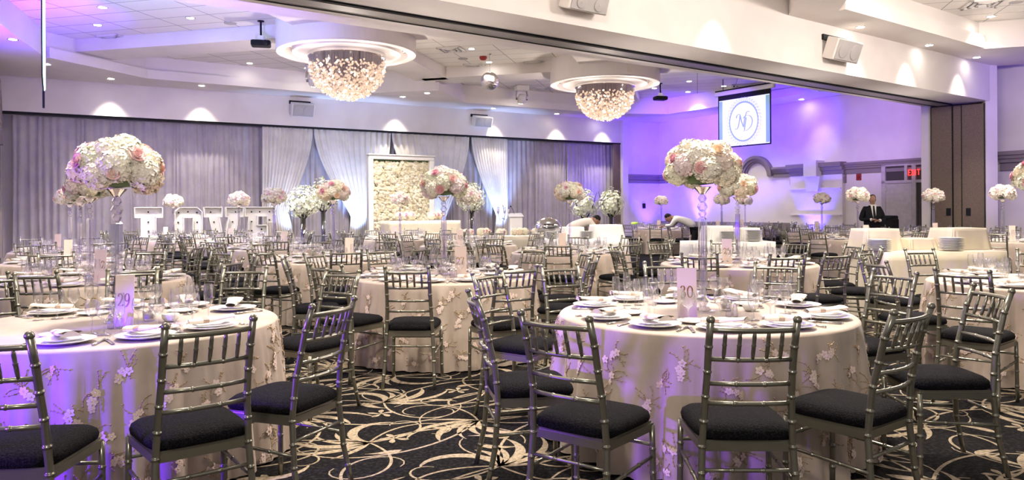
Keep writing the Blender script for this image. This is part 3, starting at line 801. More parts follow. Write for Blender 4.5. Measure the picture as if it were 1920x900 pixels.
def swag(tp0, tp1, tie0, tie1, tie_y, label, seed, foot=None):
    # gathered sheer: spreads along the header, sweeps to a tie, hangs to the floor
    off = .24; P0 = BL + VB * off; r_ = random.Random(seed)
    z1 = HZ - .05
    A0, A1, B0, B1 = aw(tp0, off), aw(tp1, off), aw(tie0, off), aw(tie1, off)
    zt = zof(P0 + UB * ((B0 + B1) / 2), tie_y)
    ft = foot or (tie0, tie1); F0, F1 = aw(ft[0], off), aw(ft[1], off)
    n = 13; o = P0 + UB * (A0 + A1) / 2
    am = [r_.uniform(.6, 1.3) for _ in range(n + 1)]
    def f(s_, t_):
        if t_ < .72:
            t = t_ / .72
            sw = t ** 1.0
            e = math.sin(t * PI / 2)
            ez = t
            a = (A0 + (A1 - A0) * s_) * (1 - e ** 1.5) + (B0 + (B1 - B0) * s_) * e ** 1.5 if False else None
            la = A0 + (B0 - A0) * (1 - math.cos(t * PI / 2)) ** .9
            ra_ = A1 + (B1 - A1) * (1 - math.cos(t * PI / 2)) ** .9
            a = la + (ra_ - la) * s_
            z = z1 + (zt - z1) * t
        else:
            t = (t_ - .72) / .28
            la, ra_ = B0 + (F0 - B0) * t, B1 + (F1 - B1) * t
            a = la + (ra_ - la) * s_; z = zt + (.04 - zt) * t
        w = math.sin(2 * PI * n * s_)
        k = int(s_ * n)
        wd = abs(ra_ - la) / abs(A1 - A0)
        p = P0 + UB * a - VB * (.035 * am[k] * w * (.5 + .5 * wd) + .03)
        return (p.x - o.x, p.y - o.y, z)
    mb = MB(); mb.grid(f, n * 8, 26, sm=True)
    ob = mb.obj('sheer_drape', M['swag'], None, (o.x, o.y, 0))
    return tag(ob, label, 'drape', 'ivory swag drapes over the grey curtains')
swag(492, 587, 491, 540, 396, 'ivory sheer drape swept aside next to the marquee letter E', 1, (491, 560))
swag(589, 733, 657, 700, 404, 'ivory sheer drape swept to a tie next to the flower wall frame', 2, (650, 705))
swag(735, 880, 812, 836, 404, 'ivory sheer drape hanging behind the flower wall', 3)
swag(884, 951, 930, 951, 404, 'ivory sheer drape swept to a tie beside the crystal candelabra', 4, (922, 951))
# frame of rail joints
# ------------------------------------------------------------------ marquee letters
def marquee():
    P0 = BL - VB * 1.35
    def la(px): return (on_line(P0, UB, px) - P0).dot(UB)
    base = P0
    H_ = 1.56
    specs = [('L', 252, 304), ('O', 327, 378), ('V', 382, 455), ('E', 458, 514)]
    for ch, x0, x1 in specs:
        a0, a1 = la(x0), la(x1); w = a1 - a0
        o = P0 + UB * a0
        t = thing('marquee_letter', 'large white marquee letter %s with small bulbs before the drapes' % ch, 'marquee letter', o, math.atan2(UB.y, UB.x), 'white marquee letters')
        s = .30 * w if ch != 'L' else .42 * w
        hh = H_ * .98
        if ch == 'L':
            outl = [[(w * .0, hh), (w * 1.0, hh), (w * 1.0, hh - .26), (w * .76, hh - .26), (w * .76, .32), (w * 1.35, .32), (w * 1.35, 0), (0, 0), (0, .28), (w * .22, .28), (w * .22, hh - .26), (0, hh - .26)]]
            bulbs = [(w * .5, hh - .12), (w * .5, hh - .38), (w * .5, hh - .62), (w * .5, hh - .9)]
        elif ch == 'O':
            c = .18 * w
            outl = [[(c, hh), (w - c, hh), (w, hh - c), (w, c), (w - c, 0), (c, 0), (0, c), (0, hh - c)], [(.32 * w, hh - .27), (.66 * w, hh - .27), (.66 * w, .27), (.32 * w, .27)]]
            bulbs = [(w * .16, hh - .14), (w * .5, hh - .12), (w * .83, hh - .14), (w * .14, hh - .4), (w * .84, hh - .4), (w * .14, hh - .65), (w * .84, hh - .65)]
        elif ch == 'V':
            outl = [[(0, hh), (w * .45, hh), (w * .45, hh - .26), (w * .38, hh - .26), (w * .5, .5), (w * .62, hh - .26), (w * .55, hh - .26), (w * .55, hh), (w, hh), (w, hh - .26), (w * .88, hh - .26), (w * .62, 0), (w * .38, 0), (w * .12, hh - .26), (0, hh - .26)]]
            bulbs = [(w * .18, hh - .13), (w * .26, hh - .4), (w * .34, hh - .65), (w * .82, hh - .13), (w * .74, hh - .4), (w * .66, hh - .65)]
        else:
            outl = [[(0, hh), (w, hh), (w, hh - .42), (w * .74, hh - .42), (w * .74, hh - .25), (w * .42, hh - .25), (w * .42, hh - .50), (w * .74, hh - .50), (w * .74, hh - .85), (w * .42, hh - .85), (w * .42, .25), (w * .74, .25), (w * .74, .45), (w, .45), (w, 0), (0, 0), (0, .25), (w * .12, .25), (w * .12, hh - .25), (0, hh - .25)]]
            bulbs = [(w * .25, hh - .13), (w * .52, hh - .13), (w * .85, hh - .13), (w * .25, hh - .4), (w * .85, hh - .36), (w * .25, hh - .65), (w * .58, hh - .62)]
        # walls of the trough
        mb = MB()
        for ol in outl:
            n = len(ol)
            for i in range(n):
                (xa, za), (xb, zb) = ol[i], ol[(i + 1) % n]
                dx, dz = xb - xa, zb - za; L = math.hypot(dx, dz)
                T = Matrix.Translation(((xa + xb) / 2, 0, (za + zb) / 2)) @ Matrix.Rotation(-math.atan2(dz, dx), 4, 'Y')
                mb.box((0, 0, 0), (L + .02, .20, .022), 0, 0, T)
        mb.obj('letter_rim', M['white'], t)
        # face plate: quads by scan rows
        mb = MB()
        zs = sorted({q[1] for ol in outl for q in ol})
        for k in range(len(zs) - 1):
            zl, zh = zs[k], zs[k + 1]
            def cross(z):
                xs = []
                for ol in outl:
                    for i in range(len(ol)):
                        (xa, za), (xb, zb) = ol[i], ol[(i + 1) % len(ol)]
                        if (za - z) * (zb - z) < 0: xs.append((xa + (xb - xa) * (z - za) / (zb - za)))
                return sorted(xs)
            e = 1e-4; c0, c1 = cross(zl + e), cross(zh - e)
            for i in range(0, min(len(c0), len(c1)) - 1, 2):
                mb.add([(c0[i], .06, zl), (c0[i + 1], .06, zl), (c1[i + 1], .06, zh), (c1[i], .06, zh)], [(0, 1, 2, 3)], 0, False)
        mb.obj('letter_face', M['white'], t)
        for (bx, bz) in bulbs:
            mb = MB(); mb.ball((bx, .03, bz), .022, 8); mb.obj('bulb', M['black'], t)
marquee()

# ------------------------------------------------------------------ flower wall, framed
def petal_rose(mb, c, r, up, n1=5, n2=3, mi=0, rg=rnd):
    up = Vector(up).normalized()
    T = Matrix.Translation(Vector(c)) @ up.to_track_quat('Z', 'Y').to_matrix().to_4x4() @ Matrix.Rotation(rg.random() * 6, 4, 'Z')
    for (k, rr, zz, tilt, n) in ((0, .95, -.1, .25, n1), (1, .66, .12, .6, n1 - 1), (2, .38, .28, 1.0, n2)):
        for i in range(n):
            w = 2 * PI * (i + k * .4) / n
            a = Matrix.Rotation(w, 4, 'Z')
            hw = rr * 2.6 / n
            vs = [(rr * .15, -hw * .4, zz), (rr * .15, hw * .4, zz), (rr * .8, hw, zz + .25 * tilt), (rr * .8, -hw, zz + .25 * tilt), (rr * 1.08, hw * .6, zz + .10 * tilt - .02), (rr * 1.08, -hw * .6, zz + .10 * tilt - .02)]
            mb.add([Vector(q) * r for q in vs], [(0, 1, 2, 3), (3, 2, 4, 5)], mi, True, T @ a)
    mb.ball((0, 0, .22 * r), (.24 * r, .24 * r, .3 * r), 6, mi, True, T)
def flower_wall():
    P0 = BL - VB * 1.3
    a0, a1 = (on_line(P0, UB, 690) - P0).dot(UB), (on_line(P0, UB, 812) - P0).dot(UB)
    w = a1 - a0; o = P0 + UB * (a0 + a1) / 2; zt = zof(o, 293)
    t = thing('flower_wall', 'wall of cream paper roses in a white frame behind the head table', 'flower wall', o, math.atan2(UB.y, UB.x))
    mb = MB()
    for s in (-1, 1): mb.rbox((s * (w / 2 - .07), 0, zt / 2), (.16, .2, zt), .015)
    mb.rbox((0, 0, zt - .06), (w, .22, .12), .015); mb.rbox((0, -.02, zt + .02), (w + .06, .26, .04), .01)
    mb.obj('frame', M['white'], t)
    mb = MB(); mb.box((0, .05, zt / 2), (w - .28, .04, zt - .1)); mb.obj('backing', M['leaf'], t)
    mb = MB(); r_ = random.Random(8)
    nx, nz = 30, 34
    for i in range(nx):
        for j in range(nz):
            x = -w / 2 + .17 + (w - .34) * (i + .5 + r_.uniform(-.35, .35)) / nx
            z = .6 + (zt - .78) * (j + .5 + r_.uniform(-.35, .35)) / nz
            petal_rose(mb, (x, -.02 + r_.uniform(-.02, .03), z), r_.uniform(.040, .066), (r_.uniform(-.5, .5), -1, r_.uniform(-.4, .5)), 5, 3, 0, r_)
    mb.obj('paper_roses', M['flowerwall'], t)['kind'] = 'stuff'
flower_wall()

# ------------------------------------------------------------------ Chiavari chair
def post_y(z):
    pts = [(0, -.255), (.2, -.21), (.43, -.19), (.62, -.205), (.84, -.255), (.97, -.30)]
    for (a, ya), (c, yc) in zip(pts, pts[1:]):
        if z <= c: return ya + (yc - ya) * (z - a) / (c - a)
    return -.30
def post_x(z): return .205 - .035 * min(1, z / .7)
def ringed(zs0, zs1, fn, r, n, step, bump=.0028, detail=True):
    pts, rad = [], []
    z = zs0; k = 0
    N = max(2, int(round((zs1 - zs0) / step)))
    for i in range(N + 1):
        zc = zs0 + (zs1 - zs0) * i / N
        if detail and 0 < i < N:
            for dz, e in ((-.013, 0), (-.0048, 0), (-.0034, bump), (.0034, bump), (.0048, 0), (.013, 0)):
                pts.append(fn(zc + dz)); rad.append(r + e)
        else:
            pts.append(fn(zc)); rad.append(r)
    return pts, rad
def chair_parts(detail=2):
    n = (5, 7, 10)[detail]; det = detail > 0
    parts = []
    def add(name, mb, m): parts.append((name, mb, m))
    for s in (-1, 1):
        mb = MB(); pts, rad = ringed(0, .955, lambda z: (s * post_x(z), post_y(z), z), .0150, n, .105, .003, det)
        rad = [r * (.86 + .14 * min(1, max(0, (p[2]) / .3))) for r, p in zip(rad, pts)]
        mb.tube(pts, rad, n)
        mb.lathe([(.0145, .950), (.0178, .956), (.0178, .964), (.012, .974), (.001, .977)], n, 0, Matrix.Translation((s * post_x(.95), post_y(.96), 0)))
        add('back_post', mb, 'metal')
        mb = MB(); pts, rad = ringed(0, .43, lambda z: (s * (.205 - .012 * z), .195 - .01 * z, z), .0135, n, .105, .003, det)
        mb.tube(pts, rad, n); add('leg', mb, 'metal')
    def rail(z, r, bow, name):
        mb = MB(); x = post_x(z); y = post_y(z)
        pts, rad = ringed(-x, x, lambda q: (q, y - bow * (1 - (q / x) ** 2), z), r, max(5, n - 2), .115, .0022, det and name == 'rail')
        if not det or name != 'rail':
            pts = [(x * (k / 5 - 1), y - bow * (1 - (k / 5 - 1) ** 2), z) for k in range(11)]; rad = [r] * 11
        mb.tube(pts, rad, max(5, n - 2)); add(name, mb, 'metal')
    rail(.918, .0115, .028, 'top_rail'); rail(.795, .0098, .026, 'rail'); rail(.692, .0098, .024, 'rail'); rail(.608, .0098, .02, 'rail')
    for i in range(5):
        q = (i - 2) * .056
        z0, z1 = .795, .918
        y0 = post_y(z0) - .026 * (1 - (q / .17) ** 2); y1 = post_y(z1) - .028 * (1 - (q / .17) ** 2)
        mb = MB(); fn = lambda z: (q, y0 + (y1 - y0) * (z - z0) / (z1 - z0), z)
        zs = [z0, z0 + .03, z0 + .058, z0 + .062, z0 + .066, z0 + .095, z1]
        rs = [.0065, .0085, .0085, .0108, .0085, .0085, .0062]
        mb.tube([fn(z) for z in zs], rs, max(5, n - 3)); add('spindle', mb, 'metal')
    # seat frame
    mb = MB()
    c = [(-.192, -.19), (.192, -.19), (.205, .195), (-.205, .195)]
    ci = [(x * .88, y * .88) for x, y in c]
    for i in range(4):
        j = (i + 1) % 4
        mb.poly([c[i], c[j], ci[j], ci[i]], .405, .440)
    mb.poly([(x * .96, y * .96) for x, y in c], .438, .450)
    add('seat_frame', mb, 'metal')
    # cushion
    mb = MB()
    def cus(s_, t_):
        w = 2 * PI * s_
        cx, sy = math.cos(w), math.sin(w)
        e = .38
        x = math.copysign(abs(cx) ** e, cx); y = math.copysign(abs(sy) ** e, sy)
        prof = ((.90, 0), (.985, .008), (1.0, .024), (.975, .042), (.88, .058), (.68, .068), (.36, .074), (.003, .076))
        k = int(round(t_ * 7)); rr, z = prof[k]
        wd = .208 + .008 * y
        return (x * wd * rr, y * .212 * rr + .004, .449 + z)
    mb.grid(cus, 32 if detail else 16, 7, closed=True)
    add('seat_cushion', mb, 'cushion')
    r_ = .0085
    mb = MB(); pts, rad = ringed(-post_x(.33), post_x(.33), lambda q: (q, post_y(.33), .33), r_, max(5, n - 2), .12, .0022, det); mb.tube(pts, rad, max(5, n - 2)); add('stretcher', mb, 'metal')
    mb = MB(); pts, rad = ringed(-.2, .2, lambda q: (q, .192, .34), r_, max(5, n - 2), .12, .0022, det); mb.tube(pts, rad, max(5, n - 2)); add('stretcher', mb, 'metal')
    for s in (-1, 1):
        mb = MB(); y0, y1 = post_y(.27), .192
        pts, rad = ringed(y0, y1, lambda q: (s * .2, q, .27 - .0 + .02 * (q - y0) / (y1 - y0)), r_, max(5, n - 2), .12, .0022, det); mb.tube(pts, rad, max(5, n - 2)); add('stretcher', mb, 'metal')
    return parts
CH = {}
CH[2] = [(nm, mb.mesh(nm, [M[m]])) for nm, mb, m in chair_parts(2)]
pp = chair_parts(1)
fr, cu = MB(), MB()
for nm, mb, m in pp: (cu if m == 'cushion' else fr).add(mb.v, mb.f, 0, True)
CH[1] = [('chair_frame', fr.mesh('chair_frame', [M['metal']])), ('seat_cushion', cu.mesh('seat_cushion', [M['cushion']]))]
pp = chair_parts(0); one = MB()
for nm, mb, m in pp: one.add(mb.v, mb.f, 1 if m == 'cushion' else 0, True)
CH0 = one.mesh('banquet_chair', [M['metal'], M['cushion']])
def chair(loc, rz, label, lod, group):
    if lod == 0:
        return tag(place('banquet_chair', CH0, None, loc, rz), label, 'chair', group)
    t = thing('banquet_chair', label, 'chair', loc, rz, group)
    for nm, me in CH[lod]: place(nm, me, t)
    return t

# ------------------------------------------------------------------ tablecloths
TR, TH = .88, .76
def cloth_fn(seed, floor=.012):
    r_ = random.Random(seed)
    comps = [(15, r_.random() * 6, .8), (28, r_.random() * 6, 1.0), (41, r_.random() * 6, .6), (6, r_.random() * 6, .4)]
    def f(th, t):             # t 0 rim .. 1 floor
        q = sum(a * (2 * abs(math.sin(.5 * (k * th + p + .5 * math.sin(3 * th + p)))) ** .7 - 1.15) for k, p, a in comps) / 2.0
        rr = TR + .012 + .048 * t + .060 * (t ** .55) * q
        return (rr * math.cos(th), rr * math.sin(th), TH - .018 - (TH - .018 - floor) * t)
    return f
def cloth_mesh(seed, n=180, rows=12):
    f = cloth_fn(seed); mb = MB()
    mb.v.append((0, 0, TH))
    prof = [(.35, TH), (.7, TH), (TR - .02, TH), (TR, TH - .004), (TR + .009, TH - .012)]
    for rr, z in prof:
        for i in range(n):
            w = 2 * PI * i / n; mb.v.append((rr * math.cos(w), rr * math.sin(w), z))
    for k in range(rows + 1):
        for i in range(n): mb.v.append(f(2 * PI * i / n, k / rows))
    for i in range(n):
        mb.f.append((0, 1 + i, 1 + (i + 1) % n)); mb.m.append(0); mb.s.append(True)
    for k in range(len(prof) + rows):
        for i in range(n):
            j = (i + 1) % n; a = 1 + k * n
            mb.f.append((a + i, a + n + i, a + n + j, a + j)); mb.m.append(0); mb.s.append(True)
    return mb
def applique(seed, count=46):
    f = cloth_fn(seed); r_ = random.Random(seed + 99)
    fl_, sp = MB(), MB()
    def pt(th, t, out=.004):
        p = Vector(f(th, t)); q = Vector(f(th + .01, t)); s_ = Vector(f(th, min(1, t + .02)))
        nrm = (q - p).cross(s_ - p).normalized()
        if nrm.x * p.x + nrm.y * p.y < 0: nrm = -nrm
        return p + nrm * out, nrm
    for i in range(count):
        th = 2 * PI * (i * .381966 % 1) + r_.uniform(-.06, .06); t = .06 + .86 * ((i * .7549) % 1)
        ln = r_.random() * PI
        for k in range(r_.randint(3, 6)):
            dth, dt = .018 * k * math.cos(ln) + r_.uniform(-.014, .014), .022 * k * math.sin(ln) + r_.uniform(-.016, .016)
            p, nr = pt(th + dth, min(.97, t + dt), .005)
            T = Matrix.Translation(p) @ nr.to_track_quat('Z', 'Y').to_matrix().to_4x4() @ Matrix.Rotation(r_.random() * 6, 4, 'Z')
            s = r_.uniform(.015, .022)
            for q in range(5):
                w = 2 * PI * q / 5; a = Matrix.Rotation(w, 4, 'Z')
                fl_.add([Vector(v_) * s for v_ in ((.1, 0, 0), (.55, -.42, .22), (1.05, -.2, .05), (1.05, .2, .05), (.55, .42, .22))], [(0, 1, 2, 3, 4)], 0, True, T @ a)
            fl_.ball((0, 0, .1 * s), .22 * s, 5, 0, True, T)
        for k in range(7):      # sprigs
            h = r_.random() * 2 * PI; L = r_.uniform(.04, .10); n = 4; pts = []
            cv = r_.uniform(-2.5, 2.5); x = y = 0
            for j in range(n + 1):
                p, nr = pt(th + x / TR, min(.985, max(.0, t + y / .74)), .003)
                pts.append(p); h += cv / n; x += math.cos(h) * L / n; y += math.sin(h) * L / n
            sp.tube(pts, .0016, 3, 0, False)
            for q in pts[1:]: sp.ball(q, .0042, 4)
    return fl_, sp
clear_cloths = {}
def tablecloth(c, seed, label, lod):
    if lod > 0:
        t = place('tablecloth', cloth_mesh(seed, 300 if lod == 2 else 160, 12).mesh('tablecloth', [M['cloth']]), None, c)
        a, s_ = applique(seed, 110 if lod == 2 else 60)
        a.obj('lace_blossoms', M['petal_lace'], t)['kind'] = 'stuff'
        s_.obj('gold_sprigs', M['sprig'], t)['kind'] = 'stuff'
    else:
        k = seed % 3
        if k not in clear_cloths:
            a, s_ = applique(k, 30)
            clear_cloths[k] = (cloth_mesh(k, 90, 8).mesh('tablecloth', [M['cloth']]), a.mesh('lace_blossoms', [M['petal_lace']]))
        t = place('tablecloth', clear_cloths[k][0], None, c); place('lace_blossoms', clear_cloths[k][1], t)['kind'] = 'stuff'
    return tag(t, label, 'tablecloth', 'taupe cloths on the round tables')

# ------------------------------------------------------------------ tableware meshes
def me(mb, name, m): return mb.mesh(name, [M[k] for k in (m if isinstance(m, tuple) else (m,))])
def gl(prof, n=16): return MB().lathe(prof, n)
WARE = {}
WARE['goblet'] = me(gl([(.001, .002), (.034, .002), (.034, .004), (.006, .010), (.0045, .03), (.0045, .075), (.012, .084), (.032, .098), (.041, .122), (.040, .150), (.034, .175)]), 'water_goblet', 'glass')
WARE['wine'] = me(gl([(.001, .002), (.031, .002), (.031, .004), (.005, .010), (.004, .03), (.004, .085), (.010, .092), (.027, .108), (.034, .130), (.032, .155), (.027, .180)]), 'wine_glass', 'glass')
WARE['flute'] = me(gl([(.001, .002), (.029, .002), (.029, .004), (.005, .010), (.004, .03), (.004, .08), (.009, .088), (.022, .115), (.026, .15), (.024, .19), (.021, .222)]), 'champagne_flute', 'glass')
WARE['plate'] = me(MB().lathe([(.001, .003), (.085, .003), (.095, .008), (.142, .020), (.145, .022), (.142, .023), (.10, .013), (.088, .009), (.001, .008)], 32), 'dinner_plate', 'porcelain')
WARE['side'] = me(MB().lathe([(.001, .003), (.060, .003), (.068, .006), (.094, .014), (.096, .016), (.093, .017), (.07, .010), (.062, .007), (.001, .006)], 24), 'salad_plate', 'porcelain')
def napkin():
    mb = MB()
    mb.grid(lambda s_, t_: ((t_ - .5) * .23 + 0, math.cos(2 * PI * s_) * (.030 + .022 * t_), .012 + .012 * math.sin(2 * PI * s_) * (1 + .4 * math.sin(t_ * 5)) + .02 * t_ * t_), 12, 8, 0, closed=True)
    mb.grid(lambda s_, t_: (.115 + .01 * s_, (s_ - .5) * .10, .012 + .028 * t_ * math.sin(PI * s_)), 8, 2, 0)
    return mb
WARE['napkin'] = napkin().mesh('napkin', [M['napkin']])
bd = MB(); bd.grid(lambda s_, t_: (-.045 + .03 * t_, math.cos(2 * PI * s_) * .041, .015 + .0165 * math.sin(2 * PI * s_)), 12, 1, 0, closed=True)
WARE['band'] = bd.mesh('napkin_band', [M['napkin_band']])
def knife():
    mb = MB(); mb.rbox((0, -.06, .005), (.016, .10, .006), .002)
    mb.add([(-.009, -.01, .004), (.009, -.01, .004), (.009, .08, .004), (.002, .105, .004), (-.009, .095, .004), (-.009, -.01, .0065), (.009, -.01, .0055), (.009, .08, .0055), (.002, .105, .0055), (-.009, .095, .0065)], [(0, 4, 3, 2, 1), (5, 6, 7, 8, 9), (0, 1, 6, 5), (1, 2, 7, 6), (2, 3, 8, 7), (3, 4, 9, 8), (4, 0, 5, 9)], 0, False); return mb
def fork():
    mb = MB(); mb.tube([(0, -.1, .004), (0, -.04, .006), (0, .03, .008)], [.007, .005, .004], 6)
    mb.rbox((0, .045, .008), (.022, .03, .004), .001)
    for k in (-1.5, -.5, .5, 1.5): mb.tube([(k * .006, .058, .008), (k * .006, .095, .011)], .0017, 4)
    return mb
def spoon():
    mb = MB(); mb.tube([(0, -.09, .004), (0, -.03, .006), (0, .04, .008)], [.007, .005, .004], 6); mb.ball((0, .065, .008), (.019, .028, .006), 10); return mb
WARE['knife'] = me(knife(), 'knife', 'steel'); WARE['fork'] = me(fork(), 'fork', 'steel'); WARE['spoon'] = me(spoon(), 'spoon', 'steel')
WARE['votive'] = me(MB().lathe([(.001, .002), (.030, .002), (.036, .02), (.036, .06), (.033, .06), (.032, .02), (.001, .01)], 14), 'votive_holder', 'glass')
sk = MB(); sk.lathe([(.001, .001), (.017, .001), (.02, .02), (.014, .05), (.012, .06)], 10)
WARE['shaker'] = me(sk, 'shaker_body', 'crystal')
sk = MB(); sk.lathe([(.0125, .058), (.0135, .066), (.010, .080), (.001, .084)], 10); WARE['shaker_cap'] = me(sk, 'shaker_cap', 'steel')
bw = MB(); bw.lathe([(.001, .002), (.03, .002), (.045, .02), (.05, .045), (.047, .046), (.04, .02), (.001, .01)], 18); WARE['bowl'] = me(bw, 'sugar_bowl', 'porcelain')

# ------------------------------------------------------------------ bouquets and crystal stands
def hydrangea_mesh(n, seed, s=.0235):
    r_ = random.Random(seed); mb = MB(); Rr = .080
    mb.ball((0, 0, 0), Rr * .80, 10)
    for i in range(n):
        z = 1 - 2 * (i + .5) / n; a = i * 2.39996
        q = math.sqrt(max(0, 1 - z * z)); d = Vector((q * math.cos(a), q * math.sin(a), z))
        T = Matrix.Translation(d * Rr * r_.uniform(.86, 1.04)) @ (d + Vector((r_.uniform(-.4, .4), r_.uniform(-.4, .4), r_.uniform(-.4, .4)))).to_track_quat('Z', 'Y').to_matrix().to_4x4() @ Matrix.Rotation(r_.random() * 6, 4, 'Z')
        for k in range(4):
            mb.add([Vector(v_) * s for v_ in ((0, 0, 0), (.55, -.48, .18), (1.0, 0, .34), (.55, .48, .18))], [(0, 1, 2, 3)], 0, True, T @ Matrix.Rotation(PI / 2 * k, 4, 'Z'))
    return mb
HYD = [hydrangea_mesh(250, k, .0175).mesh('hydrangea', [M['hydrangea']]) for k in range(3)]
def big_rose(seed):
    r_ = random.Random(seed); mb = MB(); r = .036
    for ring, (n, rr, h, open_) in enumerate(((3, .22, .55, .10), (4, .42, .55, .28), (5, .66, .46, .55), (6, .92, .30, .95))):
        for i in range(n):
            w0 = 2 * PI * (i + .37 * ring) / n; span = 2 * PI / n * .78
            def f(s_, t_):
                w = w0 + (s_ - .5) * 2 * span * .8
                rad = rr * (.45 + .55 * t_ ** .7) + open_ * .22 * t_ * t_
                z = -.25 + (h + .25) * t_ * (1 - .25 * (2 * s_ - 1) ** 2) - open_ * .12 * t_ ** 3
                return (math.cos(w) * rad * r, math.sin(w) * rad * r, z * r)
            mb.grid(f, 5, 4)
    mb.ball((0, 0, 0), (r * .6, r * .6, r * .35), 8)
    return mb
ROSE = [big_rose(k).mesh('rose', [M['rose']]) for k in range(2)]
def bouquet_points(seed, rx, rz, n=17):
    r_ = random.Random(seed); H_, Q = [], []
    for i in range(n):
        z = .98 - 1.38 * (i + .3) / n; a = i * 2.39996 + seed
        q = math.sqrt(max(0, 1 - z * z)); d = Vector((q * math.cos(a), q * math.sin(a), z))
        H_.append((Vector((d.x * rx, d.y * rx, d.z * rz)), d, r_.uniform(.88, 1.12)))
    for i in range(9):
        z = .72 - 1.0 * (i + .5) / 9; a = i * 2.39996 + seed * 1.7 + .9
        q = math.sqrt(max(0, 1 - z * z)); d = Vector((q * math.cos(a), q * math.sin(a), z))
        Q.append((Vector((d.x * (rx + .070), d.y * (rx + .070), d.z * (rz + .070))), d, r_.uniform(.85, 1.15)))
    return H_, Q
def bouquet(c, z, seed, label, sx, lod, drop=0):
    t = thing('floral_centerpiece', label, 'bouquet', (c.x, c.y, z), 0, 'dome bouquets on crystal stands')
    if lod:
        Hh, Q = bouquet_points(seed, .165 * sx, .120 * sx)
        for i, (p, d, k) in enumerate(Hh):
            o = place('hydrangea', HYD[i % 3], t); o.location = p; o.rotation_euler = (i, i * 2, i * .7); o.scale = (k * sx,) * 3
        for i, (p, d, k) in enumerate(Q):
            o = place('rose', ROSE[i % 2], t); o.location = p; o.rotation_euler = d.to_track_quat('Z', 'Y').to_euler(); o.scale = (k * sx,) * 3
    else:
        o = place('hydrangea_mass', FARB[seed % 2][0], t); o.scale = (sx,) * 3; o['kind'] = 'stuff'
        for i, (p, d, k) in enumerate(bouquet_points(seed, .165 * sx, .120 * sx)[1][:8]):
            o = place('rose', ROSE_FAR, t); o.location = p; o.rotation_euler = d.to_track_quat('Z', 'Y').to_euler(); o.scale = (k * sx,) * 3
    mb = MB(); mb.lathe([(.001, -.10 * sx), (.10 * sx, -.09 * sx), (.12 * sx, -.02), (.001, 0)], 12); mb.obj('foliage_base', M['leaf'], t)
    return t
FARB = []
for k in range(2):
    mb = MB(); hm = hydrangea_mesh(44, k + 7, .036)
    for (p, d, s) in bouquet_points(k, .165, .120)[0]:
        mb.add(hm.v, hm.f, 0, True, Matrix.Translation(p) @ Euler((s * 9, s * 5, 0)).to_matrix().to_4x4() @ Matrix.Scale(s, 4))
    FARB.append((mb.mesh('hydrangea_mass', [M['hyd_far']]),))
rf = MB(); petal_rose(rf, (0, 0, 0), .036, (0, 0, 1), 5, 3, 0, random.Random(1)); ROSE_FAR = rf.mesh('rose', [M['rose_far']])
def faceted(mb, z, r, h=None):
    h = h or r
    mb.lathe([(.001, z - h), (r * .62, z - h * .72), (r, z), (r * .62, z + h * .72), (.001, z + h)], 8, 0, None, False)
ST = {}
mb = MB(); mb.lathe([(.075, .001), (.075, .010), (.05, .014), (.04, .03), (.02, .035), (.001, .036)], 8, 0, None, False); ST['stand_base'] = mb.mesh('stand_base', [M['crystal']])
mb = MB(); faceted(mb, .062, .034); faceted(mb, .120, .030); ST['lower_crystals'] = mb.mesh('lower_crystals', [M['crystal']])
mb = MB(); mb.tube([(0, 0, .15), (0, 0, .165), (0, 0, .575), (0, 0, .59)], [.018, .031, .031, .018], 4, 0, True, None, False); mb.tube([(0, 0, .16), (0, 0, .58)], .011, 4, 0, True, None, False); ST['crystal_column'] = mb.mesh('crystal_column', [M['crystal']])
mb = MB(); faceted(mb, .612, .027); faceted(mb, .655, .034); faceted(mb, .706, .028); ST['upper_crystals'] = mb.mesh('upper_crystals', [M['crystal']])
mb = MB(); mb.lathe([(.001, .728), (.02, .732), (.028, .745), (.055, .775), (.058, .778), (.05, .778), (.001, .76)], 20); ST['silver_cup'] = mb.mesh('silver_cup', [M['mirror']])
def stand(c, label, rz, sc=1.0):
    t = thing('crystal_stand', label, 'vase', (c.x, c.y, TH), rz, 'crystal stands under the bouquets')
    for k, m_ in ST.items(): place(k, m_, t)
    return t

def card(c, text, label, rz, z=TH, h=.29, w=.115):
    t = thing('table_card', label, 'table number card', (c.x, c.y, z), rz, 'tall table number cards')
    mb = MB(); T = Matrix.Rotation(R(-3), 4, 'X'); mb.box((0, 0, h / 2), (w, .004, h), 0, 0, T); mb.obj('card_sheet', M['card'], t)
    if text:
        mb = MB(); dw = w * .36; x0 = -dw * len(text) / 2
        if text == '2': x0 = w * .08
        number(mb, text, x0, h * .40, h * .235, dw, -.0034, .0042, T)
        mb.obj('gold_numeral', M['gold_ink'], t)
    return t

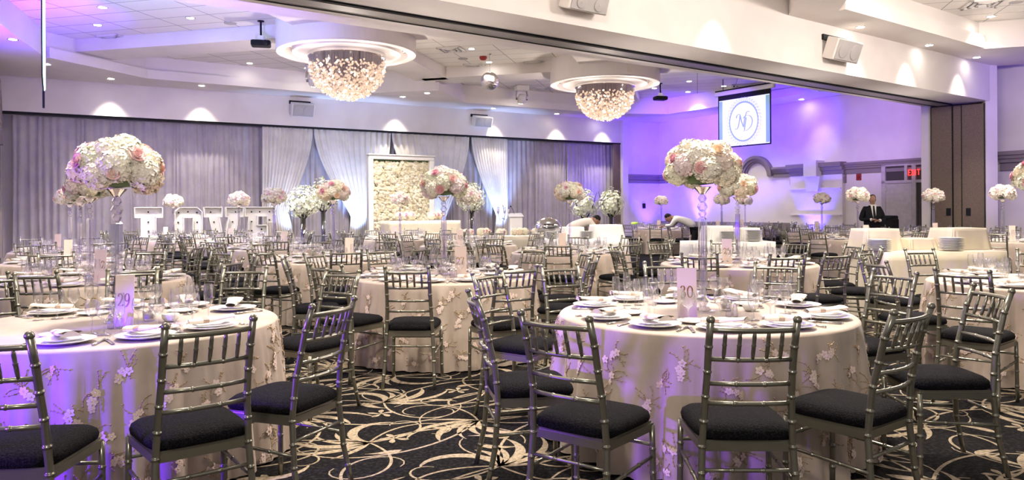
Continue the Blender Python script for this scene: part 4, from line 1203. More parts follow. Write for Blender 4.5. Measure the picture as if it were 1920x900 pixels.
# ------------------------------------------------------------------ the round tables
TABLES = [
    ('A', 219, 4.35, 'table twenty-nine', '29', 2), ('B', 1317, 4.64, 'table thirty', '30', 2), ('C', 832, 7.37, 'table twenty-seven', '27', 2), ('D', 168, 7.15, 'the table just behind twenty-nine', '2', 2),
    ('E', 1383, 8.78, 'table twenty-five', '25', 1), ('V', 1958, 6.35, 'the cut-off table beside the buffet', '2', 2), ('F', 625, 9.96, 'the table behind twenty-seven', '', 1),
    ('J', 149, 9.9, 'the third table behind twenty-nine', '', 1), ('K', 131, 12.6, 'the fourth table behind twenty-nine', '', 1), ('G', 514, 13.2, 'the table before the letter E', '', 1),
    ('H', 448, 16.0, 'the table before the letter V', '', 0), ('I', 325, 18.0, 'the table before the letter O', '', 0), ('L', 750, 17.0, 'the table before the flower wall', '', 0),
    ('M', 878, 13.8, 'table nineteen', '19', 1), ('N', 1068, 11.3, 'the table before the bending server', '', 1), ('O', 1240, 23.8, 'the table with the lime jar', '', 0),
    ('P', 1353, 21.5, 'the table below the screen', '', 0), ('Q', 1397, 24.0, 'the table under the arch', '', 0), ('R', 1541, 20.0, 'the table before the keystone', '', 0),
    ('S', 1608, 15.5, 'the table of the suited man', '', 0), ('T', 1750, 17.1, 'the table before the partition', '', 0), ('W', 1880, 14.2, 'the table before the pilaster', '', 0)]
SEATS = {   # chair origin x, y and facing
    'B': [(.965, 3.25, 88), (.35, 3.33, 53), (.08, 3.97, 10), (.13, 5.10, 325), (.55, 5.62, 300), (1.28, 5.84, 275), (1.98, 5.74, 240), (2.27, 4.98, 203), (2.31, 4.07, 178), (1.55, 3.46, 127)],
    'A': [(-1.93, 2.96, 95), (-1.39, 3.21, 129), (-1.135, 3.71, 158), (-1.42, 5.27, 236), (-2.12, 5.60, 268), (-2.82, 5.48, 291), (-3.45, 5.05, 322)],
    'C': [(-.81, 6.10, 88), (-.09, 6.08, 116), (-1.37, 6.34, 60)] + [(-.67 + 1.2 * math.cos(R(a)), 7.37 + 1.2 * math.sin(R(a)), a + 180) for a in (-168, 160, 124, 88, 52, 16, -20)],
    'D': [(-3.62, 5.87, 97), (-3.22, 6.26, 133)] + [(-4.04 + 1.2 * math.cos(R(a)), 7.15 + 1.2 * math.sin(R(a)), a + 180) for a in (-12, 24, 60, 96, 132, 168, -156, -118)],
    'E': [(1.95, 7.62, 68), (2.62, 7.42, 92), (3.10, 7.62, 112)] + [(2.65 + 1.2 * math.cos(R(a)), 8.78 + 1.2 * math.sin(R(a)), a + 180) for a in (-24, 10, 44, 80, 116, 152, -170)],
    'V': [(3.35, 5.40, 42), (3.36, 6.22, 2), (3.80, 7.42, 312), (4.34, 7.54, 282), (5.2, 7.35, 240)]}
KEEPOUT = [(5.28, 9.55, 1.12), (3.7, 12.9, 1.1), (1.4, 14.6, 1.15), (8.6, 17.9, .6), (1.26, 15.9, .7), (4.7, 19.6, .7), (-.9, 17.5, 1.0), (.5, 17.5, 1.0), (-2.66, 22.0, 1.9), (-4.9, 17.6, .45), (-4.85, 19.2, .45), (-1.08, 20, .45), (9.7, 19.2, .6)]
taken = []
HOURS = ['twelve', 'one', 'two', 'three', 'four', 'five', 'six', 'seven', 'eight', 'nine', 'ten', 'eleven']
def hours(angs):
    free = set(range(12)); out = []
    want = [((90 - a) / 30) % 12 for a in angs]
    order = sorted(range(len(angs)), key=lambda i: abs(want[i] - round(want[i])))
    res = {}
    for i in order:
        h = min(free, key=lambda k: min(abs(k - want[i]), 12 - abs(k - want[i]))); free.discard(h); res[i] = h
    return [HOURS[res[i]] for i in range(len(angs))]
SPECIAL = {('B', 0): 'silver chair with its back to us, squarely before table thirty', ('B', 1): 'violet-tinged silver chair angled before table thirty beside the open carpet',
           ('B', 9): 'silver chair turned before table thirty, black seat with a white speck', ('A', 1): 'silver chair with violet edge directly before table twenty-nine',
           ('A', 0): 'violet-lit silver chair cut off by the frame edge before table twenty-nine', ('A', 2): 'violet-tinged silver chair between table twenty-nine and the open carpet', ('C', 0): 'silver chair seen squarely from behind before table twenty-seven'}
BZ = {'A': 1.02, 'B': .96}
rt = random.Random(21)
FIRST = {}
WARE_KIND = [('water_goblet', 'goblet', 'round water goblet', 'water goblet'), ('wine_glass', 'wine', 'stemmed wine glass', 'wine glass'), ('champagne_flute', 'flute', 'tall champagne flute', 'champagne flute')]
for ti, (key, px, D, phrase, text, lod) in enumerate(TABLES):
    c = G(px, D)
    tablecloth(c, ti + 30, 'taupe lace-blossom cloth to the floor on ' + phrase, lod)
    seats = SEATS.get(key)
    if seats is None:
        best = None
        for off in range(0, 36, 4):
            cand, bad = [], 0
            for k in range(10):
                a = off + 36 * k + .5
                x, y = c.x + 1.27 * math.cos(R(a)), c.y + 1.27 * math.sin(R(a))
                hit = any((x - u) ** 2 + (y - v_) ** 2 < .46 for u, v_ in taken) or any(o[0] != key and (x - G(o[1], o[2]).x) ** 2 + (y - G(o[1], o[2]).y) ** 2 < 1.5 for o in TABLES) or any((x - u) ** 2 + (y - v_) ** 2 < r_ * r_ for u, v_, r_ in KEEPOUT)
                bad += hit
                cand.append((x, y, a + 180 + rt.uniform(-5, 5), hit))
            if best is None or bad < best[0]: best = (bad, cand)
        seats = [q[:3] if not q[3] else (q[0], q[1], None) for q in best[1]]
        seats = [(x, y, f) if f is not None else (x, y, 1e6) for (x, y, f) in seats]
    angs = [math.degrees(math.atan2(y - c.y, x - c.x)) for (x, y, f) in seats]
    hrs = hours(angs)
    pl = list(angs)
    order = sorted(range(len(pl)), key=lambda i: pl[i])
    gap = lambda i, j: (pl[j] - pl[i]) % 360
    for _ in range(40):
        for q_ in range(len(order)):
            i, j = order[q_], order[(q_ + 1) % len(order)]
            g_ = gap(i, j)
            if g_ < 30: pl[i] -= (30 - g_) / 2; pl[j] += (30 - g_) / 2
    tight = {i for q_ in range(len(order)) for i in (order[q_], order[(q_ + 1) % len(order)]) if gap(order[q_], order[(q_ + 1) % len(order)]) < 35.5}
    for k, (px_, py_, fc) in enumerate(seats):
        a = angs[k]
        ox, oy = math.cos(R(a)), math.sin(R(a))
        dd_ = math.hypot(px_ - c.x, py_ - c.y)
        p = Vector((px_, py_, 0)) if dd_ > 1.22 else Vector((c.x + ox * 1.22, c.y + oy * 1.22, 0))
        if abs(p.x) > p.y * .70 + .9: continue
        lab = SPECIAL.get((key, k)) or 'silver chair with black seat at %s o\'clock of %s' % (hrs[k], phrase)
        if key in 'CDEV' and any((p.x - u) ** 2 + (p.y - v_) ** 2 < .22 for u, v_ in taken): fc = 1e6
        if fc < 1e5:
            chair(p, R(fc - 90), lab, 2 if D < 8.5 else (1 if D < 14 else 0), 'chairs round ' + phrase); taken.append((p.x, p.y))
        # place setting
        ox, oy = math.cos(R(pl[k])), math.sin(R(pl[k])); a = pl[k]
        wh = '%s o\'clock of %s' % (hrs[k], phrase)
        rr = .70
        q = Vector((c.x + ox * rr, c.y + oy * rr, TH + .001))
        tag(place('dinner_plate', WARE['plate'], None, q), 'large white plate at ' + wh, 'plate', 'dinner plates of ' + phrase)
        tag(place('salad_plate', WARE['side'], None, q + Vector((0, 0, .0125))), 'small white plate atop another at ' + wh, 'plate', 'salad plates of ' + phrase)
        o = tag(place('napkin', WARE['napkin'], None, q + Vector((0, 0, .0345)), R(a + rt.uniform(30, 75))), 'folded ivory napkin at ' + wh, 'napkin', 'napkins of ' + phrase)
        if lod: place('napkin_band', WARE['band'], o)
        tx, ty = -oy, ox
        for (nm, wk, ds, cat), (rad_, side_) in zip(WARE_KIND, ((.47, .10), (.42, .02), (.50, .19))):
            g = Vector((c.x + ox * rad_ + tx * (side_ + rt.uniform(-.01, .01)), c.y + oy * rad_ + ty * side_, TH + .001))
            tag(place(nm, WARE[wk], None, g), ds + ' at ' + wh, cat, nm.replace('_', ' ') + 's of ' + phrase)
        if lod == 2:
            for (nm, side_, dr) in (('fork', .172, 0), ('knife', -.168, 0), ('spoon', -.197, .01))[:2 if k in tight else 3]:
                g = Vector((c.x + ox * (rr + dr) + tx * side_, c.y + oy * (rr + dr) + ty * side_, TH + .001))
                tag(place(nm, WARE[nm], None, g, R(a + 90)), 'silver %s at ' % nm + wh, nm, nm + 's of ' + phrase)
            if k % 2 == 0:
                g = Vector((c.x + ox * .46 - tx * .12, c.y + oy * .46 - ty * .12, TH + .001))
                tag(place('bread_plate', WARE['side'], None, g), 'small bread plate at ' + wh, 'plate', 'bread plates of ' + phrase)
    sx = BZ.get(key, .90 + .03 * (ti % 3))
    stand(c, 'tall clear crystal stand with square column on ' + phrase, rt.uniform(.2, 1.2))
    bouquet(c, 1.645, ti, 'dome bouquet of cream hydrangeas and pink roses over ' + phrase, sx, 1 if D < 11.5 else 0)
    side = {'A': (.12, -.16), 'B': (-.15, -.22), 'C': (.17, -.12), 'D': (.15, -.10), 'E': (-.16, -.12), 'F': (.23, -.1), 'V': (-.22, -.2), 'G': (.2, -.1), 'M': (-.15, -.1), 'N': (-.12, -.1), 'W': (.05, -.2), 'T': (-.07, -.2), 'S': (.08, -.2), 'R': (-.18, -.1), 'O': (-.12, -.2), 'L': (-.1, -.2), 'J': (-.07, -.15)}.get(key, (-.14, -.12))
    lab = 'tall blush card with gold numeral %s on %s' % (text, phrase) if text and key not in 'DV' else 'tall plain blush card standing on ' + phrase
    if key in 'DV': lab = 'tall blush card partly showing a gold 2 on ' + phrase
    card(c + Vector((side[0], side[1], 0)), text, lab, R(-4 if key != 'A' else -8))
    if lod:
        for k, (x, y) in enumerate(((.16, .05), (-.05, .2))):
            v_ = thing('votive_candle', 'candle in glass cup %s the stand on %s' % (('beside', 'behind')[k], phrase), 'candle', (c.x + x, c.y + y, TH + .001), 0, 'votive candles of ' + phrase)
            place('glass_cup', WARE['votive'], v_)
            cm = MB(); cm.lathe([(.001, .012), (.026, .012), (.026, .04), (.001, .042)], 12); cm.obj('wax', M['candle'], v_)
        for k, (x, y) in enumerate(((.09, -.24), (.13, -.23))):
            v_ = thing('shaker', ('salt', 'pepper')[k] + ' shaker with metal cap on ' + phrase, 'shaker', (c.x + x, c.y + y, TH + .001), 0, 'shakers of ' + phrase)
            place('shaker_body', WARE['shaker'], v_); place('shaker_cap', WARE['shaker_cap'], v_)
        tag(place('sugar_bowl', WARE['bowl'], None, (c.x + .30, c.y + .02, TH + .001)), 'small white sugar bowl near the stand on ' + phrase, 'bowl', 'sugar bowls of ' + phrase)

# ------------------------------------------------------------------ draped buffet stations
def drape_box(mb, cx, cy, w, d, z0, z1, flare=.05, folds=26, seed=0, amp=.02, rz=0, corner=.06):
    r_ = random.Random(seed); ph = r_.random() * 6
    def ring(s_):
        w_ = 2 * PI * s_; e = .22
        x = math.copysign(abs(math.cos(w_)) ** e, math.cos(w_)) * w / 2; y = math.copysign(abs(math.sin(w_)) ** e, math.sin(w_)) * d / 2
        return x, y
    cr_, sr = math.cos(rz), math.sin(rz)
    def f(s_, t_):
        x, y = ring(s_)
        if t_ < .2: k = t_ / .2; x *= k; y *= k; z = z1
        else:
            t = (t_ - .2) / .8; q = 1 + flare * t + amp * t * math.sin(folds * 2 * PI * s_ + ph + 2 * math.sin(6 * PI * s_))
            x *= q; y *= q; z = z1 - (z1 - z0) * t - (.006 if t > 0 else 0)
        return (cx + x * cr_ - y * sr, cy + x * sr + y * cr_, z)
    mb.grid(f, 120, 10, closed=True)
def plate_stack(p, n, label, r=.14, m='porcelain'):
    mb = MB()
    t = thing('plate_stack', label, 'plates', p, 0, 'plate stacks on the buffets')
    for k in range(n):
        place('plate', WARE['plate'], t, (0.003 * math.sin(k * 5), .003 * math.cos(k * 3), k * .0155))
    return t
def station(c, w, d, zt, rz, m, label, risers, stacks, nm):
    mb = MB(); drape_box(mb, 0, 0, w, d, .01, zt, .03, 30, 3, .012)
    t = mb.obj('buffet_tablecloth', M[m], None, c, rz)
    tag(t, label, 'buffet table')
    for k, (x, y, rw, rd, rh, lb) in enumerate(risers):
        q = Vector(c) + Matrix.Rotation(rz, 3, 'Z') @ Vector((x, y, 0))
        mb = MB(); drape_box(mb, 0, 0, rw, rd, 0.004, rh, .12, 14, k + 5, .06)
        tag(mb.obj('draped_riser', M[m], None, (q.x, q.y, zt + .004), rz + .1 * k), lb, 'riser', 'draped risers on the ' + nm)
    for k, (x, y, n, lb) in enumerate(stacks):
        q = Vector(c) + Matrix.Rotation(rz, 3, 'Z') @ Vector((x, y, 0))
        plate_stack((q.x, q.y, zt + .004), n, lb)
c = Vector(((1735 - CX) / F * 9.55, 9.55, 0))
station(c, 1.60, .95, .86, R(2), 'cream', 'cream satin buffet cloth to the floor before the suited man',
        [(-.60, .12, .46, .42, .27, 'taller cream draped riser with plates before it on the near buffet'), (.50, .12, .52, .44, .27, 'wide cream draped riser with fan folds at the buffet corner'), (-.06, .2, .40, .36, .14, 'low cream draped riser between the two taller ones')],
        [(-.76, -.28, 9, 'stack of white plates before the taller riser on the near buffet'), (.14, -.30, 10, 'stack of white plates between risers on the near buffet')], 'near buffet')
c = Vector(((1362 - CX) / F * 12.9, 12.9, 0))
station(c, 1.45, .9, .84, R(4), 'white_cloth', 'white buffet cloth to the floor behind table twenty-five',
        [(-.12, .15, .46, .4, .26, 'white draped riser with plates before it on the buffet behind table twenty-five'), (.42, .2, .38, .36, .22, 'white draped riser beside the crystal stand of table twenty-five')],
        [(-.08, -.28, 11, 'stack of white plates before the white riser behind table twenty-five'), (.38, -.26, 12, 'stack of white plates on the corner of the buffet behind table twenty-five')], 'buffet behind table twenty-five')
c = Vector(((1095 - CX) / F * 14.6, 14.6, 0))
station(c, 1.6, .95, .84, R(6), 'white_cloth', 'white buffet cloth where the server bends over',
        [(-.20, .12, .38, .42, .22, 'white draped riser in front of the server'), (.45, .08, .56, .46, .26, 'broad white draped riser with fan folds beside the server')],
        [(-.66, -.14, 9, 'stack of white plates near the roll-top warmer'), (-.02, -.32, 9, 'stack of white plates before the bending server')], 'buffet by the server')
# roll-top chafing dish
p = G(1027, 15.3)
t = thing('chafing_dish', 'silver roll-top chafing dish on the buffet by the server', 'chafing dish', (p.x, p.y, .84), R(5))
mb = MB(); mb.box((0, 0, .005), (.62, .44, .01)); mb.rbox((0, 0, .16), (.50, .36, .09), .02)
for sx in (-1, 1):
    for sy in (-1, 1): mb.tube([(sx * .22, sy * .15, .0), (sx * .22, sy * .15, .14)], .012, 8)
mb.obj('pan_and_stand', M['mirror'], t)
mb = MB(); mb.lathe([(math.cos(PI / 2 * k / 9) + 1e-4, math.sin(PI / 2 * k / 9)) for k in range(10)], 32, 0, Matrix.Translation((0, 0, .205)) @ Matrix.Diagonal((.27, .19, .20, 1)))
mb.obj('roll_lid', M['mirror'], t)
mb = MB(); mb.tube([(-.10, -.165, .26), (-.10, -.21, .27), (.10, -.21, .27), (.10, -.165, .26)], .008, 8); mb.obj('lid_handle', M['black'], t)

# head table by the flower wall, low florals, sweets table
def low_floral(p, s, label, seed):
    t = thing('low_flower_arrangement', label, 'flowers', p, seed, 'low flower arrangements')
    for k in range(3):
        o = place('hydrangea_cluster', HYD[k], t); o.location = ((k - 1) * .12 * s, .03 * (k % 2), .08 * s); o.scale = (s,) * 3
    for k in range(3):
        o = place('rose', ROSE[k % 2], t); o.location = ((k - 1) * .13 * s + .04, -.07 * s, .10 * s); o.rotation_euler = (R(60), 0, 0); o.scale = (s,) * 3
c = G(790, 22.0)
mb = MB(); mb.rbox((0, 0, .17), (3.4, 2.0, .338), .02)
o = mb.obj('stage_riser', M['black'], None, (c.x, c.y + .2, 0), A31); tag(o, 'low black platform under the cream head table', 'platform')
mb = MB(); drape_box(mb, 0, 0, 2.3, .8, .006, .76, .02, 30, 8, .012)
tag(mb.obj('head_tablecloth', M['cream'], None, (c.x, c.y, .344), A31), 'cream satin cloth on the head table before the flower wall', 'tablecloth')
for k, (dx, lb) in enumerate(((-.5, 'low cream flower arrangement on the head table before the flower wall centre'), (.45, 'low cream flower arrangement on the head table beside the flower wall frame'))):
    q = c + U * dx; low_floral((q.x, q.y, 1.13), 1.5, lb, k)
c = G(945, 17.5)
mb = MB(); drape_box(mb, 0, 0, 2.2, .8, .01, .80, .03, 30, 9, .012)
tag(mb.obj('gift_tablecloth', M['cream'], None, (c.x, c.y, 0), R(4)), 'cream cloth on the long table beside table nineteen', 'tablecloth')
for k in range(5):
    low_floral((c.x - .9 + .42 * k, c.y - .1, .815), .95 + .1 * (k % 2), 'low cream flower mound, %s along the long cream table' % ('first', 'second', 'third', 'fourth', 'fifth')[k], k)
# lectern with microphone
p = G(966, 24.0)
t = thing('lectern', 'white lectern with a thin microphone before the grey drape', 'lectern', p, R(10))
mb = MB(); mb.rbox((0, 0, .6), (.42, .34, 1.2), .015); mb.rbox((0, 0, .02), (.5, .42, .04), .01); mb.obj('lectern_body', M['white'], t)
mb = MB(); mb.rbox((0, 0, 0), (.5, .42, .03), .008, 0, 0, Matrix.Translation((0, 0, 1.24)) @ Matrix.Rotation(R(14), 4, 'X')); mb.obj('reading_top', M['white'], t)
mb = MB(); mb.tube([(0, .1, 1.25), (-.05, .08, 1.4), (-.14, -.02, 1.5)], .006, 6); mb.ball((-.15, -.03, 1.52), .028, 8); mb.obj('microphone', M['black'], t)
# crystal candelabra
p = G(943, 21.5)
t = thing('candelabra', 'clear crystal candelabra glowing beside the tied drape', 'candelabra', p)
mb = MB(); mb.lathe([(.12, 0), (.12, .02), (.03, .06), (.02, .1), (.02, 1.5), (.001, 1.52)], 10)
for k in range(5):
    w = 2 * PI * k / 5; r = .17
    mb.tube([(0, 0, 1.18), (r * .6 * math.cos(w), r * .6 * math.sin(w), 1.12), (r * math.cos(w), r * math.sin(w), 1.3)], .010, 6)
    mb.lathe([(.03, 1.3), (.035, 1.34), (.03, 1.5)], 8, 0, Matrix.Translation((r * math.cos(w), r * math.sin(w), 0)))
mb.obj('crystal_arms', M['crystal'], t)
mb = MB()
for k in range(5):
    w = 2 * PI * k / 5; mb.tube([(.17 * math.cos(w), .17 * math.sin(w), 1.31), (.17 * math.cos(w), .17 * math.sin(w), 1.43)], .016, 8)
mb.tube([(0, 0, 1.5), (0, 0, 1.66)], .016, 8)
mb.obj('candles', M['candle'], t)
# lime lidded jar on far table
p = G(1190, 20.9)
t = thing('lime_jar', 'glass jar with lime green lid at the end of the far table', 'jar', (p.x, p.y, TH + .002))
mb = MB(); mb.lathe([(.001, .001), (.075, .001), (.08, .05), (.075, .2), (.07, .22)], 14); mb.obj('glass_jar', M['glass'], t)
mb = MB(); mb.lathe([(.10, .22), (.105, .25), (.08, .28), (.001, .285)], 14); mb.obj('lid', M['lime'], t)

# blossom trees
def blossom_tree(p, h, w, label, seed, glassy=True):
    r_ = random.Random(seed)
    t = thing('blossom_arrangement', label, 'flower arrangement', p, seed, 'tall white blossom arrangements')
    mb = MB(); tips = []
    for k in range(9):
        a = 2 * PI * k / 9 + r_.random(); rr = w * r_.uniform(.35, 1); zt = h * r_.uniform(.74, 1.0)
        pts = [(.02 * math.cos(a), .02 * math.sin(a), .3), (.05 * math.cos(a), .05 * math.sin(a), h * .60), (rr * .6 * math.cos(a), rr * .6 * math.sin(a), h * .70 + .1 * (zt - h * .7)), (rr * math.cos(a), rr * math.sin(a), zt)]
        mb.tube(pts, [.014, .014, .01, .005], 6); tips.append(pts)
    mb.obj('stems', M['stem'], t)
    mb = MB(); mb.lathe([(.10, 0), (.10, .02), (.06, .05), (.05, .3), (.07, h * .62), (.06, h * .62), (.04, .3), (.001, .04)], 14); mb.obj('tall_vase', M['crystal'], t)
    bl, gr = MB(), MB()
    for i in range(520):
        a = r_.random() * 2 * PI; zz = r_.uniform(-1, 1); q = math.sqrt(1 - zz * zz); rr = r_.random() ** .4
        c_ = (w * q * rr * math.cos(a), w * q * rr * math.sin(a), h * .81 + zz * rr * h * .19 - .08 * q)
        s = r_.uniform(.028, .046)
        d = Vector((math.cos(a) * q, math.sin(a) * q, zz + .2))
        if i % 4 == 0:
            T = Matrix.Translation(c_) @ d.to_track_quat('X', 'Z').to_matrix().to_4x4()
            gr.add([Vector(v_) * s for v_ in ((0, 0, 0), (.8, -.5, .1), (1.9, 0, 0), (.8, .5, .1))], [(0, 1, 2, 3)], 0, True, T)
        T = Matrix.Translation(c_) @ d.to_track_quat('Z', 'Y').to_matrix().to_4x4() @ Matrix.Rotation(r_.random() * 6, 4, 'Z')
        for k in range(5):
            bl.add([Vector(v_) * s for v_ in ((0, 0, 0), (.6, -.4, .25), (1.1, 0, .35), (.6, .4, .25))], [(0, 1, 2, 3)], 0, True, T @ Matrix.Rotation(2 * PI * k / 5, 4, 'Z'))
    bl.obj('blossoms', M['blossom'], t)['kind'] = 'stuff'
    gr.obj('leaves', M['green_blossom'], t)['kind'] = 'stuff'
blossom_tree(G(568, 17.6), 2.05, .42, 'tall white blossom arrangement next to the marquee letter E', 1)
blossom_tree(G(606, 19.2), 2.30, .44, 'taller white blossom arrangement behind the one next to the letter E', 2)
blossom_tree(G(884, 20.0), 2.20, .40, 'tall white blossom arrangement partly behind the bouquet of table nineteen', 3)
blossom_tree(G(1096, 18.8), 1.95, .36, 'tall white blossom arrangement just behind the bending server', 4)
blossom_tree(G(1146, 19.8), 2.00, .36, 'tall white blossom arrangement before the drape end next to the brown panel', 5)
# dark equipment case by the door
p = G(1667, 19.2)
mb = MB(); mb.rbox((0, 0, .56), (.26, .4, 1.12), .02); mb.rbox((0, 0, 1.15), (.28, .34, .1), .02)
tag(mb.obj('equipment_case', M['black'], None, p, R(20)), 'dark upright equipment case standing before the grey door', 'case')
# rounded white object edge at the near table (chair cover back) is part of seat cover: small white sack

# ------------------------------------------------------------------ people
def skin_body(name, joints, edges, m, parent, root, sub=2):
    me_ = bpy.data.meshes.new(name)
    names = list(joints); idx = {k: i for i, k in enumerate(names)}
    me_.from_pydata([joints[k][0] for k in names], [(idx[a], idx[b_]) for a, b_ in edges], [])
    me_.materials.append(m)
    o = bpy.data.objects.new(name, me_); COL.objects.link(o); o.parent = parent
    md = o.modifiers.new('skin', 'SKIN'); md.use_smooth_shade = True
    sl = me_.skin_vertices[0] if me_.skin_vertices else None
    if sl is None:
        import bmesh
        bm = bmesh.new(); bm.from_mesh(me_); ly = bm.verts.layers.skin.verify(); bm.to_mesh(me_); bm.free(); sl = me_.skin_vertices[0]
    for k in names:
        r = joints[k][1]
        sl.data[idx[k]].radius = (r, r) if not isinstance(r, tuple) else r
        sl.data[idx[k]].use_root = (k == root)
    sd = o.modifiers.new('sub', 'SUBSURF'); sd.levels = sub; sd.render_levels = sub
    return o
def hand(parent, p, d, m, s=1.0, side=1):
    d = Vector(d).normalized(); T = Matrix.Translation(p) @ d.to_track_quat('Y', 'Z').to_matrix().to_4x4()
    mb = MB(); mb.ball((0, .045, 0), (.040, .052, .018), 10, 0, True, T)
    for k, L in enumerate((.062, .072, .068, .052)):
        x = (k - 1.5) * .019
        mb.tube([(x, .07, 0), (x, .07 + L * .5, -.006), (x, .07 + L * .8, -.026), (x, .07 + L * .85, -.042)], [.009, .0085, .008, .006], 6, 0, True, T)
    mb.tube([(side * .03, .02, 0), (side * .052, .045, -.012), (side * .048, .075, -.022)], [.011, .010, .007], 6, 0, True, T)
    return mb.obj('hand', m, parent)
def head(parent, p, facing, tilt, m, hair, bald=False):
    T = Matrix.Translation(p) @ Matrix.Rotation(facing, 4, 'Z') @ Matrix.Rotation(tilt, 4, 'X')
    mb = MB()
    mb.ball((0, 0, .0), (.074, .092, .108), 20, 0, True, T)
    mb.ball((0, .026, -.058), (.052, .058, .052), 14, 0, True, T)       # jaw
    mb.tube([(0, .088, .02), (0, .108, -.018), (0, .090, -.024)], [.010, .015, .012], 8, 0, True, T)
    for s in (-1, 1):
        mb.ball((s * .075, -.005, -.01), (.010, .020, .030), 8, 0, True, T)
        mb.ball((s * .03, .078, .012), (.018, .012, .008), 8, 0, True, T)
    mb.ball((0, .084, -.058), (.024, .008, .007), 8, 0, True, T)
    o = mb.obj('head', m, parent)
    mb = MB()
    mb.grid(lambda s_, t_: tuple(T @ Vector((.080 * math.sin(PI * (.02 + .55 * t_)) * math.cos(2 * PI * s_), -.012 + .098 * math.sin(PI * (.02 + .55 * t_)) * math.sin(2 * PI * s_) * (1 if math.sin(2 * PI * s_) < 0 else .80 if not bald else .45), .012 + .108 * math.cos(PI * (.02 + .55 * t_)) + (.02 * t_ if math.sin(2 * PI * s_) > 0 else -.0)))), 20, 7, 0, closed=True)
    mb.obj('hair', hair, parent)
def suited_man():
    p = G(1635, 17.9)
    t = thing('person', 'man in a black suit and tie standing with hands together before the doorway', 'person', p, R(172))
    # local: +Y is his front
    J = {'pelvis': ((0, 0, .90), (.17, .12)), 'belly': ((0, .02, 1.04), (.20, .17)), 'chest': ((0, .0, 1.26), (.19, .14)), 'neckb': ((0, 0, 1.42), (.10, .085)), 'neck': ((0, .01, 1.48), .058), 
         'shl': ((-.17, 0, 1.38), .072), 'ell': ((-.27, .02, 1.12), .055), 'wrl': ((-.10, .24, 1.10), .040),
         'shr': ((.17, 0, 1.38), .072), 'elr': ((.27, .02, 1.12), .055), 'wrr': ((.10, .25, 1.13), .040),
         'hil': ((-.095, 0, .86), .10), 'knl': ((-.11, .01, .48), .075), 'anl': ((-.12, 0, .10), .055), 'fol': ((-.13, .14, .05), .045),
         'hir': ((.095, 0, .86), .10), 'knr': ((.11, .01, .48), .075), 'anr': ((.12, 0, .10), .055), 'for': ((.13, .14, .05), .045)}
    E = [('pelvis', 'belly'), ('belly', 'chest'), ('chest', 'neckb'), ('neckb', 'neck'), ('chest', 'shl'), ('shl', 'ell'), ('ell', 'wrl'), ('chest', 'shr'), ('shr', 'elr'), ('elr', 'wrr'), ('pelvis', 'hil'), ('hil', 'knl'), ('knl', 'anl'), ('anl', 'fol'), ('pelvis', 'hir'), ('hir', 'knr'), ('knr', 'anr'), ('anr', 'for')]
    skin_body('suit', J, E, M['suit'], t, 'pelvis')
    mb = MB(); mb.tube([(0, .02, 1.44), (0, .025, 1.54)], [.062, .055], 12); mb.obj('neck', M['skin'], t)
    head(t, (0, .035, 1.60), 0, R(-12), M['skin'], M['hair'], True)
    mb = MB(); mb.add([(-.065, .10, 1.47), (.065, .10, 1.47), (.03, .185, 1.14), (-.03, .185, 1.14), (-.075, .03, 1.49), (.075, .03, 1.49)], [(0, 3, 2, 1), (4, 0, 1, 5)], 0, False)
    mb.tube([(-.07, 0, 1.475), (-.06, .07, 1.465), (0, .10, 1.45), (.06, .07, 1.465), (.07, 0, 1.475)], .014, 6); mb.obj('shirt', M['shirt'], t)
    mb = MB(); mb.add([(-.018, .112, 1.45), (.018, .112, 1.45), (.032, .198, 1.16), (0, .205, 1.12), (-.032, .198, 1.16)], [(0, 4, 3, 2, 1)], 0, False); mb.obj('tie', M['black'], t)
    for s in (-1, 1):
        mb = MB(); mb.tube([(s * .105, .235, 1.11 + .01 * s), (s * .088, .258, 1.112 + .01 * s)], .036, 10); mb.obj('shirt_cuff', M['shirt'], t)
        hand(t, (s * .088, .255, 1.112 + .01 * s), (-s, .35, 0), M['skin'], 1, s)
suited_man()
def bending(p, rz, label, top, seed):
    t = thing('person', label, 'person', p, rz)
    J = {'pelvis': ((0, -.10, .92), (.15, .13)), 'waist': ((0, .06, 1.06), (.15, .12)), 'chest': ((0, .30, 1.17), (.18, .14)), 'neckb': ((0, .44, 1.17), (.09, .08)),
         'shl': ((-.17, .38, 1.14), .07), 'ell': ((-.22, .50, .96), .052), 'shr': ((.17, .38, 1.14), .07), 'elr': ((.22, .50, .96), .052), 'wrl': ((-.16, .66, .97), .036), 'wrr': ((.16, .66, .97), .036)}
    E = [('pelvis', 'waist'), ('waist', 'chest'), ('chest', 'neckb'), ('chest', 'shl'), ('shl', 'ell'), ('ell', 'wrl'), ('chest', 'shr'), ('shr', 'elr'), ('elr', 'wrr')]
    skin_body('jacket', J, E, top, t, 'pelvis')
    J = {'pelvis': ((0, -.12, .90), (.14, .12)), 'hil': ((-.09, -.12, .84), .095), 'knl': ((-.10, -.05, .48), .07), 'anl': ((-.11, -.10, .10), .05), 'fol': ((-.11, .04, .05), .045), 'hir': ((.09, -.12, .84), .095), 'knr': ((.10, -.05, .48), .07), 'anr': ((.11, -.10, .10), .05), 'for': ((.11, .04, .05), .045)}
    skin_body('trousers', J, [('pelvis', 'hil'), ('hil', 'knl'), ('knl', 'anl'), ('anl', 'fol'), ('pelvis', 'hir'), ('hir', 'knr'), ('knr', 'anr'), ('anr', 'for')], M['suit'], t, 'pelvis')
    mb = MB(); mb.tube([(0, .44, 1.17), (0, .53, 1.18)], .055, 10); mb.obj('neck', M['skin'], t)
    head(t, (0, .60, 1.17), 0, R(-50), M['skin'], M['hair'])
    for s in (-1, 1): hand(t, (s * .16, .67, .965), (-s * .1, 1, -.2), M['skin'], 1, s)
bending(G(1071, 15.9), R(-68), 'server in a cream jacket bending over the buffet with plate stacks', M['jacket'], 1)
